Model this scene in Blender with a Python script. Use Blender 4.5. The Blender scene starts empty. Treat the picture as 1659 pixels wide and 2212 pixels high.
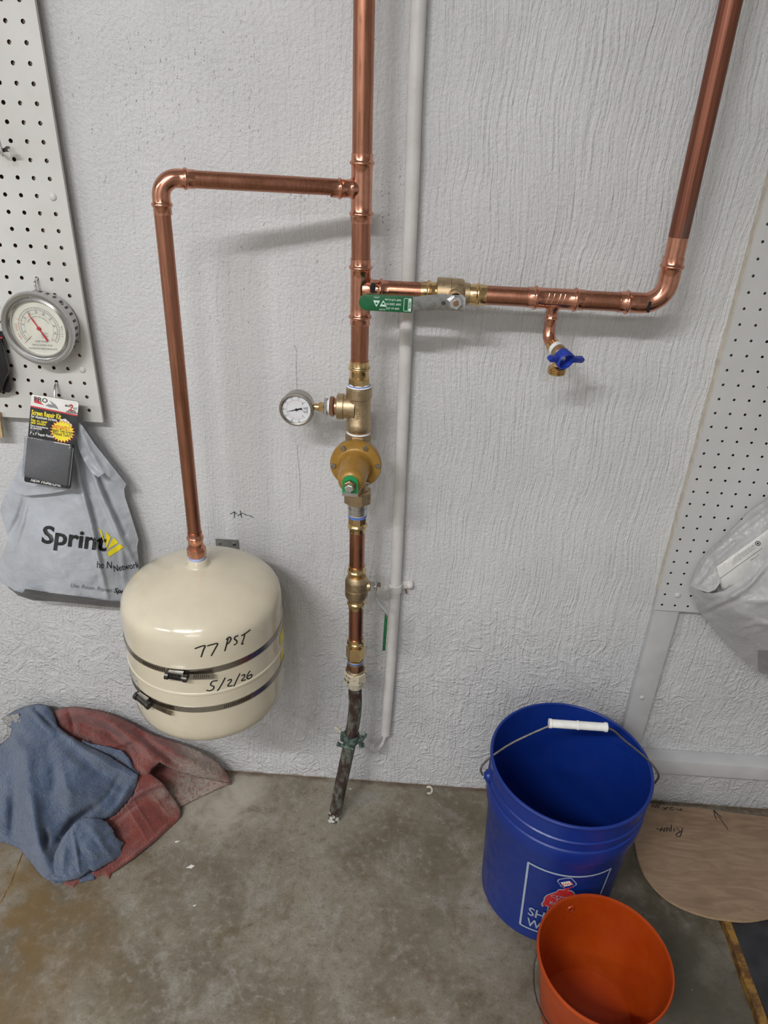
import bpy, bmesh, math, random
import numpy as np
from mathutils import Vector, Matrix
from mathutils.geometry import delaunay_2d_cdt
random.seed(7)
rng = np.random.default_rng(7)
SC = bpy.context.scene
COL = SC.collection
PI = math.pi

# ------------------------------------------------------------------ camera
# world: x right along the wall, y into the wall (wall face y = 0), z up, floor z = 0, metres
F_PX, PITCH, ROLL, YAW = 1562.0, .5075, -.0432, -.0348
CAM = np.array([.5822, -1.2254, 1.435])
_f = np.array([math.sin(YAW)*math.cos(PITCH), math.cos(YAW)*math.cos(PITCH), -math.sin(PITCH)])
_r = np.array([math.cos(YAW), -math.sin(YAW), 0.])
_d = np.cross(_f, _r)
CR = math.cos(ROLL)*_r + math.sin(ROLL)*_d
CD = -math.sin(ROLL)*_r + math.cos(ROLL)*_d
CF = _f
cd = bpy.data.cameras.new('camera')
cam = bpy.data.objects.new('camera', cd)
COL.objects.link(cam)
cd.sensor_fit = 'HORIZONTAL'
cd.sensor_width = 36.0
cd.lens = 36.0*F_PX/1659.0
cd.clip_start = .01
cam.matrix_world = Matrix(((CR[0], -CD[0], -CF[0], CAM[0]), (CR[1], -CD[1], -CF[1], CAM[1]),
                           (CR[2], -CD[2], -CF[2], CAM[2]), (0, 0, 0, 1)))
SC.camera = cam

# ------------------------------------------------------------------ world, lights, exposure
w = bpy.data.worlds.new('world')
SC.world = w
w.use_nodes = True
w.node_tree.nodes['Background'].inputs[0].default_value = (.72, .76, .82, 1)
w.node_tree.nodes['Background'].inputs[1].default_value = .12
SC.view_settings.view_transform = 'Standard'
SC.view_settings.look = 'None'
SC.view_settings.gamma = 1.0
SC.view_settings.use_curve_mapping = False
SC.view_settings.exposure = 0.0
CEIL = 2.60
# two ceiling strip fixtures plus two added fill strips (their housings are built further down)
LAMPS = [('strip', (-.35, -2.10, CEIL-.080), .80, .10, 54.0), ('strip', (.42, -1.95, CEIL-.080), .16, .10, 8.0),
         ('strip', (-1.75, -2.20, CEIL-.080), 1.1, .30, 22.0), ('strip', (.25, -3.75, CEIL-.080), 1.2, .30, 26.0)]  # this pair is added as fill to soften the wall shadows
for nm, loc, lx, ly, en in LAMPS:
    ld = bpy.data.lights.new('strip_light', 'AREA')
    ld.shape = 'RECTANGLE'
    ld.size, ld.size_y, ld.energy = lx, ly, en
    ld.color = (1.0, .99, .985)
    lo = bpy.data.objects.new('strip_light', ld)
    COL.objects.link(lo)
    lo.location = loc

# ------------------------------------------------------------------ pixel -> place helpers (frame 1659 x 2212)
def ray(x, y):
    return CR*((x-829.5)/F_PX) + CD*((y-1106)/F_PX) + CF
def onY(x, y, Y):
    d = ray(x, y)
    return CAM + d*((Y-CAM[1])/d[1])
def onZ(x, y, Z):
    d = ray(x, y)
    return CAM + d*((Z-CAM[2])/d[2])
def onCyl(x, y, cx, cy, R):
    d = ray(x, y)
    o = CAM[:2]-np.array([cx, cy])
    a, b, c = d[:2]@d[:2], 2*o@d[:2], o@o-R*R
    t = (-b-math.sqrt(max(b*b-4*a*c, 0)))/(2*a)
    return CAM + d*t

# ------------------------------------------------------------------ node materials
class NT:
    def __init__(s, name):
        s.m = bpy.data.materials.new(name)
        s.m.use_nodes = True
        s.t = s.m.node_tree
        s.p = s.t.nodes['Principled BSDF']
        s.out = s.t.nodes['Material Output']
        s._co = None
    def n(s, typ, **kw):
        nd = s.t.nodes.new(typ)
        for k, v in kw.items():
            if k.startswith('i_'):
                key = k[2:]
                key = int(key) if key.isdigit() else key.replace('_', ' ')
                s.put(nd.inputs[key], v)
            else:
                setattr(nd, k, v)
        return nd
    def put(s, sock, v):
        if isinstance(v, bpy.types.NodeSocket):
            s.t.links.new(v, sock)
        elif isinstance(v, (tuple, list)) and len(v) == 3 and sock.type == 'RGBA':
            sock.default_value = (*v, 1)
        else:
            sock.default_value = v
    def co(s):
        if s._co is None:
            s._co = s.n('ShaderNodeTexCoord').outputs['Object']
        return s._co
    def map(s, scale=(1, 1, 1), loc=(0, 0, 0), vec=None, rot=(0, 0, 0)):
        nd = s.n('ShaderNodeMapping')
        s.put(nd.inputs['Vector'], vec if vec is not None else s.co())
        nd.inputs['Scale'].default_value = scale
        nd.inputs['Location'].default_value = loc
        nd.inputs['Rotation'].default_value = rot
        return nd.outputs[0]
    def noise(s, scale, detail=3, rough=.55, vec=None, dist=0):
        nd = s.n('ShaderNodeTexNoise')
        s.put(nd.inputs['Vector'], vec if vec is not None else s.co())
        nd.inputs['Scale'].default_value = scale
        nd.inputs['Detail'].default_value = detail
        nd.inputs['Roughness'].default_value = rough
        nd.inputs['Distortion'].default_value = dist
        return nd.outputs[0]
    def ramp(s, fac, a, b, lo=0., hi=1.):
        nd = s.n('ShaderNodeMapRange', interpolation_type='SMOOTHSTEP')
        s.put(nd.inputs['Value'], fac)
        nd.inputs['From Min'].default_value = a
        nd.inputs['From Max'].default_value = b
        nd.inputs['To Min'].default_value = lo
        nd.inputs['To Max'].default_value = hi
        return nd.outputs[0]
    def mix(s, fac, a, b):
        nd = s.n('ShaderNodeMix', data_type='RGBA')
        s.put(nd.inputs[0], fac)
        s.put(nd.inputs[6], a)
        s.put(nd.inputs[7], b)
        return nd.outputs[2]
    def math(s, op, a, b=0., c=0.):
        nd = s.n('ShaderNodeMath', operation=op)
        for i, v in enumerate((a, b, c)):
            s.put(nd.inputs[i], v)
        return nd.outputs[0]
    def bump(s, h, strength, dist=.001, prev=None):
        nd = s.n('ShaderNodeBump')
        s.put(nd.inputs['Height'], h)
        nd.inputs['Strength'].default_value = strength
        nd.inputs['Distance'].default_value = dist
        if prev is not None:
            s.put(nd.inputs['Normal'], prev)
        return nd.outputs[0]
    def spot(s, c, r0, r1, sq=(1, 1, 1)):
        """1 inside r0, 0 beyond r1 around point c (stains and painted shade, each with its own place)"""
        v = s.map(scale=sq, loc=tuple(-a*b for a, b in zip(c, sq)))
        l = s.n('ShaderNodeVectorMath', operation='LENGTH')
        s.put(l.inputs[0], v)
        return s.ramp(l.outputs['Value'], r0, r1, 1., 0.)
    def sep(s):
        nd = s.n('ShaderNodeSeparateXYZ')
        s.put(nd.inputs[0], s.co())
        return nd.outputs
    def fin(s, color=None, rough=None, metal=None, normal=None, **kw):
        for k, v in (('Base Color', color), ('Roughness', rough), ('Metallic', metal), ('Normal', normal)):
            if v is not None:
                s.put(s.p.inputs[k], v)
        for k, v in kw.items():
            s.put(s.p.inputs[k.replace('_', ' ')], v)
        return s.m

def simple(name, col, rough=.5, metal=0., var=.12, vscale=60, bump=0., bscale=400, bdist=.0005, **kw):
    t = NT(name)
    n = t.noise(vscale, 4)
    c = t.mix(t.ramp(n, .3, .7), tuple(x*(1-var) for x in col), tuple(min(x*(1+var), 1) for x in col))
    r = t.ramp(n, .3, .7, max(rough-.06, .02), min(rough+.06, 1))
    nm = t.bump(t.noise(bscale, 3), bump, bdist) if bump else None
    return t.fin(c, r, metal, nm, **kw)

M = {}
M['copper'] = simple('polished_copper', (.66, .315, .215), .19, 1., .1, 90)
t = NT('satin_copper_tube')
st = t.noise(60, 4, vec=t.map((6, 6, .25)))
M['tube'] = t.fin(t.mix(t.ramp(st, .3, .7), (.41, .180, .115), (.53, .248, .162)), t.ramp(t.noise(25, 3), .3, .7, .25, .38), 1.)
t = NT('tarnished_copper')
st = t.noise(45, 4, vec=t.map((9, 9, .12)))
pat = t.ramp(t.noise(14, 5, vec=t.map((2.2, 2.2, .35))), .56, .72)
c = t.mix(t.ramp(st, .3, .72), (.17, .07, .05), (.33, .125, .075))
M['tarnish'] = t.fin(t.mix(t.math('MULTIPLY', pat, .7), c, (.20, .19, .18)), t.ramp(st, .3, .7, .36, .5), .85)
t = NT('old_green_copper')
p1 = t.noise(55, 6, .65, vec=t.map((1, 1, .45)))
p2 = t.noise(120, 5, .65, vec=t.map((1, 1, .3), (3, 1, 2)))
zz = t.sep()[2]
c = t.mix(t.ramp(p1, .40, .58), (.05, .028, .022), (.16, .185, .16))
c = t.mix(t.ramp(p2, .6, .72), c, (.33, .36, .31))
c = t.mix(t.math('MULTIPLY', t.ramp(p2, .42, .5, 1, 0), .6), c, (.06, .022, .014))
M['oldpipe'] = t.fin(c, .62, .25, t.bump(p2, .5, .001))
t = NT('verdigris')
p1 = t.noise(160, 5, .65)
c = t.mix(t.ramp(p1, .4, .62), (.03, .05, .042), (.15, .21, .175))
M['verdigris'] = t.fin(c, .7, .2, t.bump(p1, .6, .001))
M['brass'] = simple('bright_brass', (.70, .50, .25), .2, 1., .1, 120)
M['bronze'] = simple('cast_bronze', (.50, .385, .245), .42, 1., .1, 200, .35, 900, .0005)
M['darkbrass'] = simple('reddish_brass', (.42, .24, .15), .34, 1., .15, 150)
M['gold'] = simple('gold_paint', (.35, .19, .032), .46, .2, .08, 60, .25, 700, .0005, Coat_Weight=.3)
M['steel'] = simple('zinc_steel', (.62, .63, .64), .3, 1., .08, 150)
M['chrome'] = simple('chrome', (.75, .75, .75), .12, 1., .04, 90)
M['stainless'] = simple('stainless_band', (.42, .395, .365), .28, 1., .06, 20)
M['darksteel'] = simple('dark_steel', (.10, .095, .09), .4, 1., .2, 160)
M['wire'] = simple('grey_wire', (.23, .22, .21), .45, .8, .2, 120)
M['cream'] = simple('cream_enamel', (.64, .58, .45), .2, 0, .025, 30, .08, 60, .001, Coat_Weight=.35, Coat_Roughness=.12)
M['ink'] = simple('marker_ink', (.012, .011, .014), .45, 0, .2)
M['white'] = simple('white_plastic', (.8, .8, .78), .4, 0, .05)
M['tape'] = simple('thread_tape', (.80, .81, .83), .45, 0, .05, 300, .6, 900)
M['bluetape'] = simple('blue_thread_paste', (.10, .20, .62), .4, 0, .2, 300)
M['green'] = simple('green_vinyl', (.008, .115, .04), .32, 0, .1, 90)
M['greentag'] = simple('green_tag', (.01, .26, .08), .35, 0, .1, 90)
M['mint'] = simple('pale_print', (.62, .78, .72), .5, 0, .05)
M['red'] = simple('red_print', (.55, .03, .035), .45, 0, .08)
M['yellow'] = simple('yellow_print', (.85, .70, .02), .45, 0, .05)
M['black'] = simple('black_print', (.012, .012, .014), .35, 0, .2)
M['greyprint'] = simple('grey_print', (.22, .22, .24), .5, 0, .1)
M['lightprint'] = simple('white_print', (.36, .42, .52), .5, 0, .1, 200)
M['orangeprint'] = simple('red_orange_print', (.72, .11, .02), .45, 0, .05)
M['bluevalve'] = simple('blue_handle_plastic', (.018, .045, .36), .32, 0, .1, 120)
M['tan'] = simple('tan_wood', (.52, .38, .20), .6, 0, .15, 80)
M['adhesive'] = simple('cream_caulk', (.60, .555, .47), .7, 0, .12, 60)
M['hole'] = simple('raw_hardboard', (.11, .035, .02), .85, 0, .3, 300)
M['paper'] = simple('white_paper', (.74, .74, .71), .7, 0, .04)
M['dial'] = simple('ivory_dial', (.68, .68, .60), .5, 0, .06, 40)
M['dialwhite'] = simple('white_dial', (.74, .76, .80), .5, 0, .03)
M['paintedsteel'] = simple('painted_nut', (.52, .48, .38), .5, .1, .15, 90, .4, 200)
t = NT('conduit_paint')
h = t.noise(70, 5, .6)
M['conduit'] = t.fin(t.mix(t.ramp(t.noise(20, 3), .3, .7), (.62, .605, .59), (.70, .69, .68)), .42, 0, t.bump(h, .45, .0025))
t = NT('board_paint')
M['board'] = t.fin(t.mix(t.ramp(t.noise(6, 4), .3, .7), (.58, .575, .555), (.66, .66, .645)), .5, 0, t.bump(t.noise(260, 3), .15, .0006))
M['rightboard'] = simple('grey_board_paint', (.56, .56, .56), .5, 0, .04, 8, .15, 260)
M['trim'] = simple('grey_trim_paint', (.54, .545, .555), .45, 0, .05, 20, .2, 160)
t = NT('mesh_screen')
wv = t.n('ShaderNodeTexWave', i_Scale=130.)
t.put(wv.inputs['Vector'], t.map((1, 1, 1), rot=(0, .75, 0)))
M['mesh'] = t.fin(t.mix(wv.outputs[1], (.025, .025, .028), (.16, .16, .17)), .4, .3, t.bump(wv.outputs[1], .4, .0008), Coat_Weight=.6)
# thin clear glass / film
def clear(name, tint=(1, 1, 1), ior=1.45, rough=.03):
    t = NT(name)
    lw = t.n('ShaderNodeLayerWeight', i_Blend=.5)
    fr = t.n('ShaderNodeMath', operation='MULTIPLY_ADD')
    t.put(fr.inputs[0], t.math('POWER', lw.outputs['Facing'], 4.0)); fr.inputs[1].default_value = .5; fr.inputs[2].default_value = .025
    tr = t.n('ShaderNodeBsdfTransparent', i_Color=tint)
    gl = t.n('ShaderNodeBsdfGlossy', i_Roughness=rough)
    mx = t.n('ShaderNodeMixShader')
    t.put(mx.inputs[0], fr.outputs[0]); t.put(mx.inputs[1], tr.outputs[0]); t.put(mx.inputs[2], gl.outputs[0])
    t.put(t.out.inputs[0], mx.outputs[0])
    return t.m
M['glass'] = clear('thin_glass')
M['film'] = clear('clear_blister', (.86, .87, .88), 1.4, .12)
# bags
def bagmat(name, col, trans):
    t = NT(name)
    n1 = t.noise(16, 5, .55, dist=.6)
    n2 = t.noise(55, 4, .55, dist=1.2)
    h = t.math('ADD', n1, t.math('MULTIPLY', n2, .35))
    nm = t.bump(h, .55, .006)
    c = t.mix(t.ramp(n1, .3, .7), tuple(x*.93 for x in col), tuple(min(x*1.05, 1) for x in col))
    t.fin(c, .32, 0, nm)
    tl = t.n('ShaderNodeBsdfTranslucent', i_Color=c)
    mx = t.n('ShaderNodeMixShader', i_0=trans)
    t.put(mx.inputs[1], t.p.outputs[0]); t.put(mx.inputs[2], tl.outputs[0])
    t.put(t.out.inputs[0], mx.outputs[0])
    return t.m
M['sprintbag'] = bagmat('grey_blue_bag_film', (.50, .53, .58), .15)
M['bagbase'] = simple('shaded_bag_base', (.10, .10, .105), .4, 0, .1, 40, .4, 60, .003)  # shadow inside the bottom gusset is put into this dark colour
M['whitebag'] = bagmat('white_bag_film', (.56, .56, .57), .2)
# plaster wall
t = NT('brushed_plaster')
X, Y, Z = t.sep()
wob = t.n('ShaderNodeTexNoise', i_Scale=5., i_Detail=2.)
t.put(wob.inputs['Vector'], t.co())
off = t.n('ShaderNodeVectorMath', operation='MULTIPLY_ADD')
t.put(off.inputs[0], wob.outputs['Color']); off.inputs[1].default_value = (.05, 0, .05); t.put(off.inputs[2], t.co())
v = off.outputs[0]
st1 = t.noise(1, 4, .55, vec=t.map((165, 60, 8), vec=v))
st2 = t.noise(1, 3, .5, vec=t.map((60, 60, 3.4), (5, 0, 1), vec=v))
gr = t.noise(170, 3, .6)
gr2 = t.noise(60, 4, .6, dist=1.5)
right = t.math('MAXIMUM', t.ramp(X, .50, .66), t.ramp(Z, .95, .5))
strk = t.math('ADD', t.math('MULTIPLY', st1, t.math('MULTIPLY_ADD', right, .62, .38)), t.math('MULTIPLY', st2, .30))
low = t.ramp(t.math('ADD', Z, t.math('MULTIPLY', t.noise(3, 3), .5)), .95, .55)
swirl = t.math('MULTIPLY', t.math('ABSOLUTE', t.math('SUBTRACT', t.noise(22, 4, .55, dist=2.2), .5)), t.math('MULTIPLY', low, 2.2))
h = t.math('ADD', t.math('ADD', strk, t.math('MULTIPLY', gr, .5)), t.math('ADD', t.math('MULTIPLY', gr2, .28), swirl))
nm = t.bump(h, 1., .0045)
pit = t.math('MULTIPLY', t.ramp(t.noise(1, 3, .7, vec=t.map((210, 60, 62))), .655, .70), t.ramp(t.noise(4.5, 3), .5, .62))
pit = t.math('MULTIPLY', pit, t.ramp(X, .62, .5))
pit = t.math('MULTIPLY', pit, t.ramp(Z, .75, 1.0))
c = t.mix(t.ramp(t.noise(5, 4), .3, .7), (.60, .605, .62), (.665, .67, .68))
c = t.mix(t.math('MULTIPLY', pit, .8), c, (.14, .14, .14))
skirt = t.ramp(t.math('ADD', Z, t.math('MULTIPLY', t.noise(30, 4), .02)), .016, .008)
c = t.mix(t.math('MULTIPLY', skirt, .75), c, (.30, .25, .19))
M['wall'] = t.fin(c, .5, 0, nm)
# other walls, ceiling
M['room'] = simple('room_paint', (.60, .60, .59), .7, 0, .05, 3)
M['ceil'] = simple('ceiling_paint', (.72, .72, .71), .8, 0, .05, 3)
# concrete
t = NT('old_concrete')
n1 = t.noise(3.2, 6, .6)
n2 = t.noise(12, 7, .68, dist=.6)
n3 = t.noise(60, 4, .6)
n4 = t.noise(230, 3, .6)
c = t.mix(t.ramp(n1, .38, .62), (.145, .122, .086), (.245, .218, .168))
c = t.mix(t.math('MULTIPLY', t.ramp(n2, .5, .68), .65), c, (.29, .275, .245))
c = t.mix(t.math('MULTIPLY', t.ramp(n2, .47, .33), .6), c, (.135, .10, .06))
c = t.mix(t.math('MULTIPLY', t.ramp(n3, .5, .72), .5), c, (.34, .32, .285))
c = t.mix(t.math('MULTIPLY', t.ramp(n3, .46, .3), .45), c, (.09, .075, .05))
c = t.mix(t.math('MULTIPLY', t.ramp(n4, .5, .3), .45), c, (.08, .068, .048))
och = t.math('MULTIPLY', t.spot((-.26, -.46, 0), .10, .46), t.ramp(t.noise(9, 4), .33, .6))
c = t.mix(t.math('MULTIPLY', och, .85), c, (.155, .092, .026))
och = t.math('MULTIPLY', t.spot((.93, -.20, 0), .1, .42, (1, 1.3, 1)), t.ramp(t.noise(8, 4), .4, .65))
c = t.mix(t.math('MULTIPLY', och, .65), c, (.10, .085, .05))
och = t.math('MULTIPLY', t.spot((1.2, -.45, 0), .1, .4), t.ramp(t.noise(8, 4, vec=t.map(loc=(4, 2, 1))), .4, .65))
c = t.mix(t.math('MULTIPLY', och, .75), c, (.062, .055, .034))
floor_shade = t.math('MULTIPLY', t.spot((1.22, -.62, 0), .18, .62), t.ramp(t.noise(5, 4, vec=t.map(loc=(1, 7, 1))), .3, .6, .35, 1.))  # cast shadow over the right-hand floor, painted in on top of dark stains
c = t.mix(t.math('MULTIPLY', floor_shade, .68), c, (.055, .05, .036))
dust = t.math('MULTIPLY', t.spot((.17, -.09, 0), .06, .2, (1, 1.6, 1)), t.ramp(n2, .3, .62))
c = t.mix(t.math('MULTIPLY', dust, .8), c, (.43, .39, .33))
joint = t.math('MULTIPLY', t.ramp(t.math('ADD', t.sep()[1], t.math('MULTIPLY', t.noise(35, 4), .025)), -.004, .008), t.ramp(t.noise(14, 3), .35, .6, .15, .8))
c = t.mix(joint, c, (.10, .06, .035))
spk = t.ramp(t.noise(110, 2, .5, vec=t.map((1, 1, 1), (7, 3, 0))), .76, .79)
c = t.mix(t.math('MULTIPLY', spk, .8), c, (.55, .52, .46))
h = t.math('ADD', t.math('MULTIPLY', n3, .6), t.math('MULTIPLY', n4, .4))
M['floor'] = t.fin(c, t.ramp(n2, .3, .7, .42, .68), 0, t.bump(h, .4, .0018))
# buckets
t = NT('blue_pail_plastic')
scr = t.ramp(t.noise(1, 4, .7, vec=t.map((30, 30, 190), rot=(.1, .2, 0))), .69, .76)
c = t.mix(t.math('MULTIPLY', scr, .22), (.005, .027, .215), (.20, .25, .34))
M['blue'] = t.fin(c, t.ramp(t.noise(40, 4), .3, .7, .28, .44), 0, t.bump(t.noise(120, 3), .08, .0006))
t = NT('orange_pail_paint')
c = t.mix(t.ramp(t.noise(9, 5), .35, .7), (.35, .040, .002), (.42, .058, .004))
c = t.mix(t.math('MULTIPLY', t.ramp(t.noise(70, 5, .7), .67, .76), .6), c, (.16, .035, .008))
M['orange'] = t.fin(c, t.ramp(t.noise(30, 4), .3, .7, .34, .5), 0, t.bump(t.noise(220, 3), .18, .0006))
# plywood, rubber
t = NT('plywood_face')
g = t.noise(1, 5, .55, vec=t.map((10, 46, 1), rot=(0, 0, 1.25)), dist=1.6)
kn = t.spot((1.222, -.16, 0), .004, .03)
c = t.mix(t.ramp(g, .3, .7), (.235, .155, .098), (.315, .22, .145))
c = t.mix(t.math('MULTIPLY', t.ramp(t.noise(9, 4), .5, .7), .4), c, (.17, .105, .06))
c = t.mix(t.math('MULTIPLY', kn, .35), c, (.19, .11, .05))
M['ply'] = t.fin(c, .62, 0, t.bump(g, .15, .0008))
M['plyedge'] = simple('plywood_edge', (.42, .29, .17), .7, 0, .15, 200)
M['rubber'] = simple('black_board', (.022, .023, .027), .5, 0, .35, 25, .3, 90)
t = NT('ochre_edge')
c = t.mix(t.ramp(t.noise(38, 5, .7), .4, .62), (.10, .045, .012), (.28, .15, .03))
M['ochre'] = t.fin(c, .6)
# towels
def terry(name, ca, cb, dusty=None):
    t = NT(name)
    n1 = t.noise(300, 3, .7)
    n2 = t.noise(26, 4, .6)
    n3 = t.noise(110, 4, .65)
    c = t.mix(t.ramp(n2, .3, .7), ca, cb)
    c = t.mix(t.math('MULTIPLY', t.ramp(n1, .55, .3), .5), c, tuple(x*.5 for x in ca))
    if dusty:
        d = None
        for pt, r0, r1, sq in dusty:
            k = t.spot(pt, r0, r1, sq)
            d = k if d is None else t.math('MAXIMUM', d, k)
        fz = t.math('MULTIPLY', d, t.ramp(t.math('ADD', n3, t.math('MULTIPLY', n1, .5)), .55, .85, .35, 1.))
        c = t.mix(t.math('MULTIPLY', fz, .92), c, (.46, .40, .34))
    else:
        c = t.mix(t.math('MULTIPLY', t.ramp(t.noise(15, 3, vec=t.map(loc=(2, 5, 1))), .66, .8), .45), c, (.34, .33, .38))
    h = t.math('ADD', n1, t.math('MULTIPLY', n3, .8))
    return t.fin(c, .95, 0, t.bump(h, 1., .006), Sheen_Weight=.35, Sheen_Roughness=.5)
M['bluetowel'] = terry('blue_terry', (.060, .105, .20), (.095, .145, .25))

# ------------------------------------------------------------------ mesh builder
class MB:
    def __init__(s):
        s.v, s.f, s.mi, s.cur = [], [], [], 0
    def mat(s, i):
        s.cur = i
        return s
    def add(s, vs, fs):
        b = len(s.v)
        s.v += [tuple(map(float, p)) for p in vs]
        s.f += [tuple(b+i for i in f) for f in fs]
        s.mi += [s.cur]*len(fs)
        return s
    def frame(s, axis, up=None):
        a = np.array(axis, float); a /= np.linalg.norm(a)
        u = np.array(up if up is not None else ((0, 0, 1) if abs(a[2]) < .9 else (1, 0, 0)), float)
        u = u - a*(u@a); u /= np.linalg.norm(u)
        return a, u, np.cross(a, u)
    def lathe(s, prof, o, axis, seg=32, up=None, rx=1., a0=0.):
        """prof: [(t along axis, radius)]; radius 0 makes a pole"""
        a, u, w_ = s.frame(axis, up)
        o = np.array(o, float)
        vs, rings = [], []
        for tt, r in prof:
            if r < 1e-7:
                rings.append([len(vs)]); vs.append(o+a*tt)
            else:
                rings.append(list(range(len(vs), len(vs)+seg)))
                for k in range(seg):
                    th = a0+2*PI*k/seg
                    vs.append(o+a*tt+r*(math.cos(th)*u*rx+math.sin(th)*w_))
        fs = []
        for A, B in zip(rings[:-1], rings[1:]):
            for k in range(seg):
                k2 = (k+1) % seg
                if len(A) == 1 and len(B) == 1: continue
                if len(A) == 1: fs.append((A[0], B[k2], B[k]))
                elif len(B) == 1: fs.append((A[k], A[k2], B[0]))
                else: fs.append((A[k], A[k2], B[k2], B[k]))
        return s.add(vs, fs)
    def rod(s, p, q, r, seg=20, caps=True):
        p, q = np.array(p, float), np.array(q, float)
        L = np.linalg.norm(q-p)
        pr = [(0, r), (L, r)]
        if caps: pr = [(0, 0)]+pr+[(L, 0)]
        return s.lathe(pr, p, q-p, seg)
    def ring(s, o, axis, R, r, seg=32, n=10):
        pr = [(r*math.sin(2*PI*k/n), R+r*math.cos(2*PI*k/n)) for k in range(n+1)]
        return s.lathe(pr, o, axis, seg)
    def hexa(s, o, axis, r, h, up=None, n=6, ch=.12, a0=0.):
        c = r*ch
        return s.lathe([(0, 0), (0, r-c), (c*.6, r), (h-c*.6, r), (h, r-c), (h, 0)], o, axis, n, up, 1., a0)
    def tube(s, path, r, seg=16, caps=True, flat=None):
        P = [np.array(p, float) for p in path]
        n = len(P)
        rr = r if isinstance(r, (list, tuple)) else [r]*n
        T = [P[min(i+1, n-1)]-P[max(i-1, 0)] for i in range(n)]
        T = [x/np.linalg.norm(x) for x in T]
        _, u, _ = s.frame(T[0])
        vs, fs = [], []
        for i in range(n):
            u = u-T[i]*(u@T[i]); u /= np.linalg.norm(u)
            w_ = np.cross(T[i], u)
            for k in range(seg):
                th = 2*PI*k/seg
                vs.append(P[i]+rr[i]*(math.cos(th)*u+math.sin(th)*w_))
        for i in range(n-1):
            for k in range(seg):
                k2 = (k+1) % seg
                fs.append((i*seg+k, i*seg+k2, (i+1)*seg+k2, (i+1)*seg+k))
        if caps:
            fs.append(tuple(range(seg))[::-1])
            fs.append(tuple((n-1)*seg+k for k in range(seg)))
        return s.add(vs, fs)
    def box(s, lo, hi):
        (a, b, c), (d, e, g) = lo, hi
        vs = [(a, b, c), (d, b, c), (d, e, c), (a, e, c), (a, b, g), (d, b, g), (d, e, g), (a, e, g)]
        return s.add(vs, [(0, 3, 2, 1), (4, 5, 6, 7), (0, 1, 5, 4), (1, 2, 6, 5), (2, 3, 7, 6), (3, 0, 4, 7)])
    def obox(s, o, ux, uy, uz, sx, sy, sz):
        o, ux, uy, uz = [np.array(q, float) for q in (o, ux, uy, uz)]
        vs = [o+ux*i*sx/2+uy*j*sy/2+uz*k*sz/2 for k in (-1, 1) for i, j in ((-1, -1), (1, -1), (1, 1), (-1, 1))]
        return s.add(vs, [(0, 3, 2, 1), (4, 5, 6, 7), (0, 1, 5, 4), (1, 2, 6, 5), (2, 3, 7, 6), (3, 0, 4, 7)])
    def prism(s, poly, o, ux, uy, uz, d):
        """polygon in (ux, uy) plane at o, extruded along uz by d"""
        o, ux, uy, uz = [np.array(q, float) for q in (o, ux, uy, uz)]
        n = len(poly)
        vs = [o+ux*x+uy*y for x, y in poly]+[o+ux*x+uy*y+uz*d for x, y in poly]
        fs = [tuple(range(n))[::-1], tuple(range(n, 2*n))]
        fs += [(i, (i+1) % n, n+(i+1) % n, n+i) for i in range(n)]
        return s.add(vs, fs)
    def ribbon(s, pts, nrm, wd, th=.0003):
        """flat printed line through 3D points; nrm(p) gives the surface normal"""
        P = [np.array(p, float) for p in pts]
        n = len(P)
        vs, fs = [], []
        for i in range(n):
            T = P[min(i+1, n-1)]-P[max(i-1, 0)]
            N = np.array(nrm(P[i]), float)
            S = np.cross(N, T); S /= (np.linalg.norm(S)+1e-12)
            vs += [P[i]+S*wd/2+N*th, P[i]-S*wd/2+N*th]
        for i in range(n-1):
            fs.append((2*i, 2*i+1, 2*i+3, 2*i+2))
        return s.add(vs, fs)
    def build(s, name, mats, parent=None, smooth=35, bevel=0., origin=None):
        o = np.array(origin if origin is not None else (ORG[parent.name] if parent is not None else (0, 0, 0)), float)
        me = bpy.data.meshes.new(name)
        me.from_pydata([tuple(np.array(p)-o) for p in s.v], [], s.f)
        ms = mats if isinstance(mats, (list, tuple)) else [mats]
        for m_ in ms:
            me.materials.append(M[m_] if isinstance(m_, str) else m_)
        me.polygons.foreach_set('material_index', s.mi)
        bm = bmesh.new(); bm.from_mesh(me)
        if bevel:
            es = [e for e in bm.edges if len(e.link_faces) == 2 and e.calc_face_angle(0) > .6]
            bmesh.ops.bevel(bm, geom=es, offset=bevel, segments=2, profile=.6, affect='EDGES', clamp_overlap=True)
        bmesh.ops.recalc_face_normals(bm, faces=bm.faces)
        bm.to_mesh(me); bm.free()
        if smooth:
            me.polygons.foreach_set('use_smooth', [True]*len(me.polygons))
            me.set_sharp_from_angle(angle=math.radians(smooth))
        ob = bpy.data.objects.new(name, me)
        COL.objects.link(ob)
        if parent is not None:
            ob.parent = parent
        else:
            ob.location = tuple(o)
        ORG[ob.name] = o
        return ob
ORG = {}
def tag(o, label, cat, group=None):
    o['label'] = label; o['category'] = cat
    if group: o['group'] = group
    return o
def thing(name, label, cat, loc, group=None):
    o = bpy.data.objects.new(name, None)
    o.empty_display_size = .03
    COL.objects.link(o)
    o.location = tuple(map(float, loc))
    ORG[o.name] = np.array(loc, float)
    return tag(o, label, cat, group)
def struct(o):
    o['kind'] = 'structure'
    return o

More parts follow.
